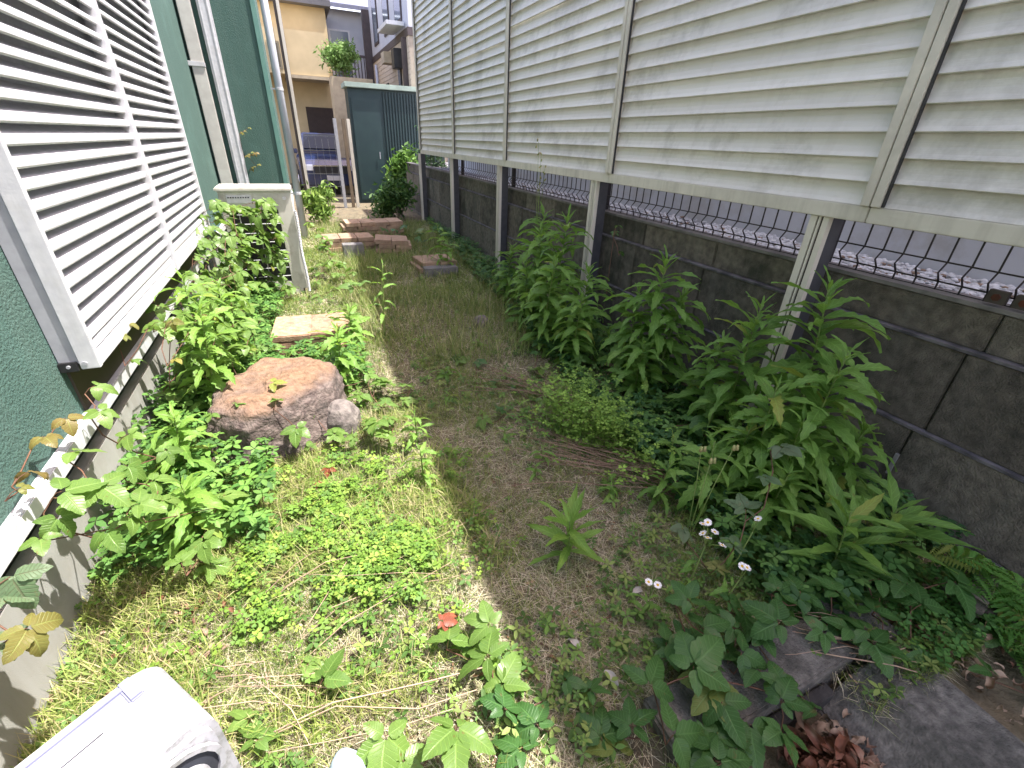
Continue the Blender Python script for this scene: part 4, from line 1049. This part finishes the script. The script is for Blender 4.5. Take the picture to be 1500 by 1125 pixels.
# ---------------------------------------------------------------- dry reddish stems, runner stems
def bundle(name, label, n, a, b, spread, m, r_=.0018, cat='stems', sag=.03):
    c = Vector(((a[0]+b[0])/2, (a[1]+b[1])/2, 0)); T = thing(name, label, cat, c)
    for i in range(n):
        p0 = Vector(a)+Vector([rnd.gauss(0, spread*.5) for _ in range(2)]+[rnd.uniform(0, .03)]); p1 = Vector(b)+Vector([rnd.gauss(0, spread) for _ in range(2)]+[rnd.uniform(0, .05)])
        p0.z = gz(p0.x, p0.y)+rnd.uniform(.01, .05); p1.z = gz(p1.x, p1.y)+rnd.uniform(.01, .06)
        m1 = p0.lerp(p1, .35)+Vector((rnd.uniform(-.03, .03), rnd.uniform(-.03, .03), sag)); m2 = p0.lerp(p1, .7)+Vector((rnd.uniform(-.04, .04), rnd.uniform(-.04, .04), sag*.6))
        MB().tube([p0-c, m1-c, m2-c, p1-c], r_*rnd.uniform(.6, 1.3), 4).build('stem', m, T)
bundle('dry_plant', 'bundle of dry reddish stems lying between grass and weeds', 32, (1.52, 1.12, 0), (1.0, 1.75, 0), .14, TWIG)
bundle('dry_plant', 'few dry brown stems lying at the foot of the tall middle clump', 22, (1.38, 2.0, 0), (1.05, 2.6, 0), .13, TWIG)
bundle('dry_plant', 'pale dry stalks lying across the leaves beside the concrete kerb', 12, (1.55, .30, 0), (1.25, .45, 0), .10, DRYST, .0014)
bundle('dry_runner', 'long dry runner stem across the sunlit straw near the bottom', 3, (-.35, .78, 0), (.25, .72, 0), .04, DRYST, .0022)
bundle('dry_runner', 'thin dry straws crossing the sunlit grass in front of the rock', 9, (-.3, 1.1, 0), (.3, 1.5, 0), .25, DRYST, .0012)
bundle('dry_plant', 'dry grey twigs among the grass by the hose reel box', 6, (-.45, 1.0, 0), (-.1, .8, 0), .08, DRYST, .0016)

# ---------------------------------------------------------------- dead leaves
dl = []
for i in range(4):
    pv, pf, pu = leaf_mesh('l', DEADL, 1, .42, 1.2+.7*i, .9, 7, 0, 'oval', twist=.8*(i-1.5), wave=.07, seed=i)
    dl.append(mk('dead_leaf', [(pv, pf, pu)], DEADL))
T = thing('dead_leaf_pile', 'mound of curled brown and grey dead leaves in the kerb pit', 'leaf pile', (1.08, .18, -.08))
for i in range(220):
    a = rnd.uniform(0, 6.28); r_ = abs(rnd.gauss(0, .085)); h = .13*math.exp(-(r_/.10)**2)
    obj('dead_leaf', rnd.choice(dl), T, (r_*math.cos(a)*1.5, r_*math.sin(a)*.9, h*rnd.uniform(.4, 1)), (rnd.uniform(-1.5, 1.5), rnd.uniform(-.8, .8), rnd.uniform(0, 6.28)), rnd.uniform(.035, .075))
T = thing('leaf_litter', 'dead leaves and plant litter strewn on the ground between kerb and block wall', 'leaf litter', (1.74, .22, .0))
for i in range(150):
    x, y_ = rnd.uniform(-.12, .5), rnd.uniform(-.30, .30)
    obj('dead_leaf', rnd.choice(dl), T, (x, y_, gz(1.72+x, .25+y_)+.012+rnd.uniform(0, .03)), (rnd.uniform(-.6, .6), rnd.uniform(-.5, .5), rnd.uniform(0, 6.28)), rnd.uniform(.025, .055))
T = thing('leaf_litter', 'dead brown leaves on bare soil along the sunlit house foundation', 'leaf litter', (-.6, 1.25, .0))
for i in range(70):
    x, y_ = rnd.gauss(0, .12), rnd.gauss(0, .16)
    obj('dead_leaf', rnd.choice(dl), T, (x, y_, gz(-.6+x, 1.25+y_)+.014+rnd.uniform(0, .02)), (rnd.uniform(-.6, .6), rnd.uniform(-.5, .5), rnd.uniform(0, 6.28)), rnd.uniform(.025, .05))
PALEL = mat('pale_dead_leaf', (.38, .36, .34), (.46, .42, .36), 20, .7)
for k, (x, y_, lab) in enumerate(((.88, .80, 'pale curled dead leaf on shaded straw near the lone green weed'), (.58, .68, 'pale grey dead leaf lying on shaded straw above the dark creeper'), (1.78, .22, 'pale dead leaf in litter near the fern'), (.62, .60, 'small pale dead leaf beside the dark creeper leaves'))):
    me = mk('dead_leaf', [leaf_mesh('l', PALEL, 1, .4, 1.0, .8, 7, 0, 'oval', seed=k, wave=.05)], PALEL)
    tag(obj('dead_leaf', me, None, (x, y_, gz(x, y_)+.03), (.2, 0, k*1.7), .06), lab, 'leaf')

# ---------------------------------------------------------------- fern
def frond(L=1.):
    ps = []; n = 17
    for i in range(n):
        t = (i+1)/(n+1); x = t*math.cos(.5*t); z = -.28*t*t+.12*t
        w_ = .30*math.sin(PI*min(1, (t*.86+.12)))**.8*(1-.25*t)
        for s in (-1, 1):
            v, f, u_ = leaf_mesh('p', L_FERN, w_, .045, .5, .1, 6, .22, 'oval', seed=i)
            ps.append(xf((v, f, u_), s*(1.25-.35*t), (x, 0, z)))
    return mk('frond', ps, L_FERN)
FR = [frond(), frond()]
FS = MB().tube([(0, 0, 0), (.33, 0, .01), (.63, 0, -.04), (.86, 0, -.15)], .008, 4, .003).mesh('midrib', STEM)
def fern(loc, n, L_, label, az0, az1):
    T = thing('fern', label, 'fern', loc)
    for i in range(n):
        a = az0+(az1-az0)*(i+.5)/n+rnd.uniform(-.15, .15)
        s = L_*rnd.uniform(.8, 1.1); f_ = obj('frond', FR[i % 2], T, (0, 0, .02), (rnd.uniform(-.3, .3), -rnd.uniform(.1, .6), a), s)
        obj('midrib', FS, f_)
fern((2.08, .08, 0), 8, .30, 'small fern with bright fronds in the right bottom corner', 1.2, 4.9)
fern((2.16, .32, .10), 4, .26, 'fern frond tuft sticking out from the wall foot above the timber', 2.2, 4.2)
# ================================================================== GROUND COVER (nobody could count it)
def lattice(seed):
    g = np.random.default_rng(seed).random((64, 64))
    def f(x, y_, s):
        x = np.asarray(x)*s+100; y_ = np.asarray(y_)*s+100
        xi = np.floor(x).astype(int); yi = np.floor(y_).astype(int); fx = x-xi; fy = y_-yi
        fx = fx*fx*(3-2*fx); fy = fy*fy*(3-2*fy); G = lambda a, b: g[a % 64, b % 64]
        return (G(xi, yi)*(1-fx)+G(xi+1, yi)*fx)*(1-fy)+(G(xi, yi+1)*(1-fx)+G(xi+1, yi+1)*fx)*fy
    return f
N1, N2, N3 = lattice(1), lattice(2), lattice(3)
gx = np.linspace(-1.2, 2.6, 191); gy = np.linspace(-.6, 12, 631)
GZ = np.array([[gz(a, b) for b in gy] for a in gx])
def gzn(x, y_):
    i = np.clip((x-gx[0])/(gx[1]-gx[0]), 0, 189.99); j = np.clip((y_-gy[0])/(gy[1]-gy[0]), 0, 629.99)
    a = i.astype(int); b = j.astype(int); u_ = i-a; v = j-b
    return GZ[a, b]*(1-u_)*(1-v)+GZ[a+1, b]*u_*(1-v)+GZ[a, b+1]*(1-u_)*v+GZ[a+1, b+1]*u_*v
def pick(n, dens, near=.75):
    """points, denser toward the camera, accepted by dens(x,y)"""
    X = []; Yy = []; got = 0
    while got < n:
        k = n*2; u_ = nr.random(k)
        y_ = .2+8.8*u_**(1+near*1.4); x = nr.uniform(-.88, 2.25, k)
        ok = nr.random(k) < dens(x, y_)
        # keep out of solid objects
        ok &= ~((x > .55) & (x < 1.5) & (y_ < .50) & (nr.random(k) > .08))
        ok &= ~((np.abs(x+.28) < .30) & (np.abs(y_-2.42) < .30))
        ok &= ~((x > -.38) & (x < .18) & (y_ > 3.3) & (y_ < 3.93))
        ok &= ~((x < -.05) & (x > -.66) & (y_ > 5.0) & (y_ < 5.4))
        ok &= ~((x < -.1) & (y_ > 6.85))
        ok &= ~((x > .70) & (x < 1.30) & (y_ < .34))
        X.append(x[ok]); Yy.append(y_[ok]); got += ok.sum()
    return np.concatenate(X)[:n], np.concatenate(Yy)[:n]
def blades(x, y_, L_, wd, el, bend, tone, z0=0.004, tonetip=None):
    n = len(x); az = nr.uniform(0, 2*PI, n); z = gzn(x, y_)+z0
    d = np.stack([np.cos(az), np.sin(az)], 1); pr = np.stack([-d[:, 1], d[:, 0]], 1)
    def at(t):
        e = el-bend*t*.5
        return np.stack([x+d[:, 0]*np.cos(e)*L_*t, y_+d[:, 1]*np.cos(e)*L_*t, z+np.sin(e)*L_*t], 1)
    p0, p1, p2 = at(0.), at(.5), at(1.)
    for q in (p1, p2): q[:, 2] = np.maximum(q[:, 2], gzn(q[:, 0], q[:, 1])+.002+nr.random(n)*.004)
    wv = np.concatenate([pr*wd[:, None]/2, nr.uniform(-.3, .3, (n, 1))*wd[:, None]], 1)
    V = np.stack([p0-wv, p0+wv, p1-wv*.9, p1+wv*.9, p2], 1).reshape(-1, 3)
    k = (np.arange(n)*5)[:, None]
    F = np.concatenate([k+[0, 1, 3], k+[0, 3, 2], k+[2, 3, 4]], 0)
    T = np.repeat(tone, 5, 0)
    return V, F, T
def mixc(cols, n, jit=.18):
    c = np.array(cols)[nr.integers(0, len(cols), n)]
    return c*(1+nr.uniform(-jit, jit, (n, 1)))
def green_d(x, y_):
    g = N1(x, y_, 2.2)*.6+N2(x, y_, 6)*.4
    return g
# bare straw patches / lush patches
def straw_d(x, y_):
    d = .55+.45*(N1(x, y_, 2.0) > .45)
    return np.clip(d, 0, 1)
straw = [(.46, .41, .28), (.54, .49, .35), (.38, .34, .23), (.60, .55, .42), (.24, .20, .13), (.42, .40, .26), (.32, .34, .17)]
n = 160000
x, y_ = pick(n, straw_d)
far = np.clip(y_/3, .7, 2.6)
V, F, T = blades(x, y_, nr.uniform(.03, .11, n)*np.sqrt(far), nr.uniform(.0012, .0024, n)*far, nr.uniform(-.05, .55, n), nr.uniform(0, .9, n), mixc(straw, n))
tag(obj('dry_grass', numesh('dry_grass', V, F, T, VCD)), 'straw coloured dead grass matted over the whole yard', 'grass', kind='stuff')
def gd(x, y_):
    g = N2(x, y_, 2.6)*.65+N3(x, y_, 8)*.35
    b = np.clip((g-.33)*3.0, .2, 1)
    b = np.where((x < .35) & (y_ < 2.0), np.clip(b+.35, 0, 1), b)
    b = np.where((x > -.15) & (x < .42) & (y_ < 1.05), b*.35, b)
    return b
gr = [(.15, .22, .04), (.21, .28, .055), (.26, .31, .07), (.075, .13, .03), (.22, .25, .09), (.12, .20, .04)]
n = 200000
x, y_ = pick(n, gd)
far = np.clip(y_/3, .7, 2.6)
V, F, T = blades(x, y_, nr.uniform(.025, .075, n)*np.sqrt(far), nr.uniform(.0014, .0030, n)*far, nr.uniform(.5, 1.5, n), nr.uniform(0, 1.4, n), mixc(gr, n))
tag(obj('green_grass', numesh('green_grass', V, F, T, VC)), 'fine green grass growing through the dead straw', 'grass', kind='stuff')
n = 15000
x, y_ = pick(n, lambda a, b: np.where((b > .75) & (b < 2.3) & (a < .5), np.clip(N3(a, b, 5)*1.4-.2, 0, 1), 0.0), near=.1)
V, F, T = blades(x, y_, nr.uniform(.05, .12, n), nr.uniform(.0018, .0034, n), nr.uniform(.8, 1.5, n), nr.uniform(.3, 1.4, n), mixc([(.22, .30, .06), (.28, .34, .09), (.36, .36, .14), (.17, .25, .05), (.45, .40, .22)], n))
tag(obj('lawn_grass', numesh('lawn_grass', V, F, T, VC)), 'longer pale green grass standing through the sunlit clover', 'grass', kind='stuff')
# seed-head haze of taller grass far away
n = 9000
x, y_ = pick(n, lambda a, b: np.where((b > 2.8) & (a > .2) & (a < 1.9), np.clip(N1(a, b, 2)*1.3, 0, 1), 0.0), near=.1)
V, F, T = blades(x, y_, nr.uniform(.10, .26, n), nr.uniform(.0025, .0055, n), nr.uniform(.9, 1.5, n), nr.uniform(0, .8, n), mixc([(.15, .22, .05), (.24, .27, .09), (.20, .26, .07), (.38, .35, .18)], n))
tag(obj('tall_grass', numesh('tall_grass', V, F, T, VC)), 'taller loose grass along the far part of the path', 'grass', kind='stuff')

def trifol(name, label, n, dens, size, zr, cols, heart=True, near=.75, m=None, elong=1., leaflets=3):
    x, y_ = pick(n, dens, near); z = gzn(x, y_)+nr.uniform(zr[0], zr[1], n)
    s = nr.uniform(size[0], size[1], n); az = nr.uniform(0, 2*PI, n)
    tone = mixc(cols, n, .22); tilt = nr.uniform(-.35, .35, (n, 2))
    VV = []; FF = []; TT = []; k = 0
    for j in range(leaflets):
        a = az+j*2*PI/leaflets+nr.uniform(-.15, .15, n)
        c, sn = np.cos(a), np.sin(a); fall = nr.uniform(-.35, .15, n)
        # leaflet outline in local (r, t): base, left, lobe, notch, lobe, right
        out = [(0.05, 0), (.55, .42), (.98, .38), (.80, 0) if heart else (1.12, 0), (.98, -.38), (.55, -.42)] if heart else [(0.05, 0), (.40, .30), (.80, .26), (1.15, 0), (.80, -.26), (.40, -.30)]
        P = []
        for r_, t in out:
            r_ = r_*elong
            px = (r_*c-t*sn)*s; py = (r_*sn+t*c)*s
            pz = fall*r_*s+np.abs(t)*s*.25+px*tilt[:, 0]+py*tilt[:, 1]
            P.append(np.stack([x+px, y_+py, z+pz], 1))
        VV.append(np.stack(P, 1).reshape(-1, 3))
        b = (np.arange(n)*6)[:, None]+k; k += n*6
        FF.append(np.concatenate([b+[0, 2, 1], b+[0, 3, 2], b+[0, 4, 3], b+[0, 5, 4]], 0))
        TT.append(np.repeat(tone*(1+nr.uniform(-.08, .08, (n, 1))), 6, 0))
    # little stalks
    wv = np.stack([np.full(n, .0008), np.zeros(n), np.zeros(n)], 1)
    pt = np.stack([x, y_, z], 1); pb = np.stack([x+nr.uniform(-.02, .02, n), y_+nr.uniform(-.02, .02, n), gzn(x, y_)], 1)
    VV.append(np.stack([pb-wv, pb+wv, pt], 1).reshape(-1, 3)); b = (np.arange(n)*3)[:, None]+k
    FF.append(b+[0, 1, 2]); TT.append(np.repeat(tone*.8, 3, 0))
    tag(obj(name, numesh(name, np.concatenate(VV), np.concatenate(FF), np.concatenate(TT), m or VC)), label, 'clover' if heart else ('litter' if 'litter' in name else 'ground cover'), kind='stuff')
trifol('litter_bits', 'brown crumbs of dead leaf scattered through the grass', 2600, lambda x, y_: np.clip(N1(x, y_, 5)*1.4-.3, .05, 1), (.007, .018), (.006, .022), [(.16, .09, .05), (.25, .18, .11), (.36, .30, .22), (.10, .06, .035)], heart=False, leaflets=2, m=VCD)
def lawn(x, y_):
    c = np.exp(-(((x+.28)/.42)**2+((y_-1.52)/.36)**2)**1.5)*1.3+np.exp(-(((x-.12)/.26)**2+((y_-1.30)/.28)**2))*.9+.8*np.exp(-(((x+.1)/.5)**2+((y_-1.75)/.2)**2))
    return np.clip(c*(.10+1.5*(N1(x+3, y_, 6)-.30))*np.clip(2.2*N3(x, y_, 15)-.5, 0, 1), 0, 1)
trifol('clover', 'bright green clover carpet in the sunlit lawn left of the shadow', 4300, lawn, (.008, .021), (.008, .075), [(.14, .26, .035), (.19, .31, .045), (.11, .21, .03), (.22, .31, .05), (.09, .18, .035), (.15, .27, .04), (.17, .29, .045), (.12, .23, .035)], near=.1)
trifol('clover', 'pale yellow green clover mound under the weeds beside the dry stems', 1100, lambda x, y_: np.exp(-(((x-1.28)/.22)**2+((y_-1.75)/.38)**2)**1.5)*np.clip(2*N3(x, y_, 9)-.5, 0, 1), (.012, .022), (.02, .26), [(.17, .30, .05), (.22, .36, .06), (.14, .26, .04)], near=.1)
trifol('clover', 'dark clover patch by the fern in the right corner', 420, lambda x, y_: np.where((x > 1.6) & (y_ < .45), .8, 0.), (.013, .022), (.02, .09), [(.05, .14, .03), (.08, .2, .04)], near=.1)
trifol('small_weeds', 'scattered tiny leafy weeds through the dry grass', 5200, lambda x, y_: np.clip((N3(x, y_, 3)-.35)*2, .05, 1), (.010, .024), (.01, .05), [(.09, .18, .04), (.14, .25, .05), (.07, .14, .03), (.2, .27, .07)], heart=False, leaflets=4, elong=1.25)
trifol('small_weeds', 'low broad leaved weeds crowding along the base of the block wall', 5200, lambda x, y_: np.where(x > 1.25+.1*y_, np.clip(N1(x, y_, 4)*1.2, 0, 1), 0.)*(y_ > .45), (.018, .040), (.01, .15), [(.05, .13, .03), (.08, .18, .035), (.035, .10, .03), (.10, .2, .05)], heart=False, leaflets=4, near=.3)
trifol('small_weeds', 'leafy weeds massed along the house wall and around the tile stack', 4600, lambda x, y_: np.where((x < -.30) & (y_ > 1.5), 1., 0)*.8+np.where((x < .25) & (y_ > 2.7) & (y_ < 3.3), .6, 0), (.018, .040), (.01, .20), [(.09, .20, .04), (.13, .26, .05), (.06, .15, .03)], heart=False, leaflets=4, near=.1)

# ---------------------------------------------------------------- shrubs in the background
def shrub(name, label, c, rad, n, size, cols, stemn=5, cat='shrub', lump=6):
    T = thing(name, label, cat, (c[0], c[1], c[2]-rad[2]))
    cs = [np.array([nr.uniform(-.6, .6)*rad[0], nr.uniform(-.6, .6)*rad[1], rad[2]+nr.uniform(-.7, .7)*rad[2]]) for _ in range(lump)]
    P = np.array([cs[i % lump] for i in range(n)])+nr.standard_normal((n, 3))*np.array(rad)*.27
    s = nr.uniform(size*.6, size*1.3, n)[:, None]; a = nr.standard_normal((n, 3)); a /= np.linalg.norm(a, axis=1)[:, None]
    b = np.cross(a, nr.standard_normal((n, 3))); b /= np.linalg.norm(b, axis=1)[:, None]
    V = np.stack([P-a*s, P+b*s*.35, P+a*s, P-b*s*.35], 1).reshape(-1, 3); k = (np.arange(n)*4)[:, None]
    me = numesh('crown', V, np.concatenate([k+[0, 1, 2], k+[0, 2, 3]], 0), np.repeat(mixc(cols, n, .25), 4, 0), VC)
    obj('crown', me, T)
    q = MB()
    for i in range(stemn):
        e = cs[i % lump]; q.tube([(rnd.uniform(-.05, .05), 0, 0), tuple(e*.5+np.array([.03, 0, 0])), tuple(e)], .015, 5, .004)
    q.build('stem', WOOD, T)
shrub('shrub', 'rounded pale green bush in front of the dark balcony railing', (1.62, 15.0, 3.12), (.50, .4, .40), 2600, .06, [(.16, .27, .07), (.22, .34, .10), (.10, .19, .04)])
MB().box((1.25, 14.7, -.03), (2.3, 15.4, 2.78)).build('planter_wall', mat('planter_render', (.42, .35, .24)))
tag(D.objects['planter_wall'], 'plain rendered wall carrying the rounded bush behind the shed', 'wall')
shrub('shrub', 'sunlit leafy shrub growing against the dark green shed', (2.3, 11.6, .65), (.42, .3, .55), 1000, .085, [(.12, .24, .04), (.16, .30, .05), (.07, .15, .03)])
shrub('shrub', 'dark climbing shrub between the shed and the fence end', (2.75, 10.9, .8), (.4, .5, 1.0), 3000, .06, [(.03, .08, .02), (.05, .12, .03), (.02, .05, .015)], lump=9)
shrub('shrub', 'low dark shrub behind the brick stacks', (1.75, 9.6, .35), (.5, .4, .4), 1500, .06, [(.04, .10, .025), (.08, .16, .035)])
shrub('shrub', 'pale weedy bush left of the brick stacks', (.35, 9.2, .3), (.3, .3, .35), 900, .06, [(.14, .24, .05), (.2, .3, .06)])
shrub('tree', 'green tree showing above the far end of the fence', (4.6, 20, 3.0), (1.2, 1.2, 2.4), 4000, .12, [(.06, .14, .03), (.09, .19, .04)], cat='tree', lump=12)
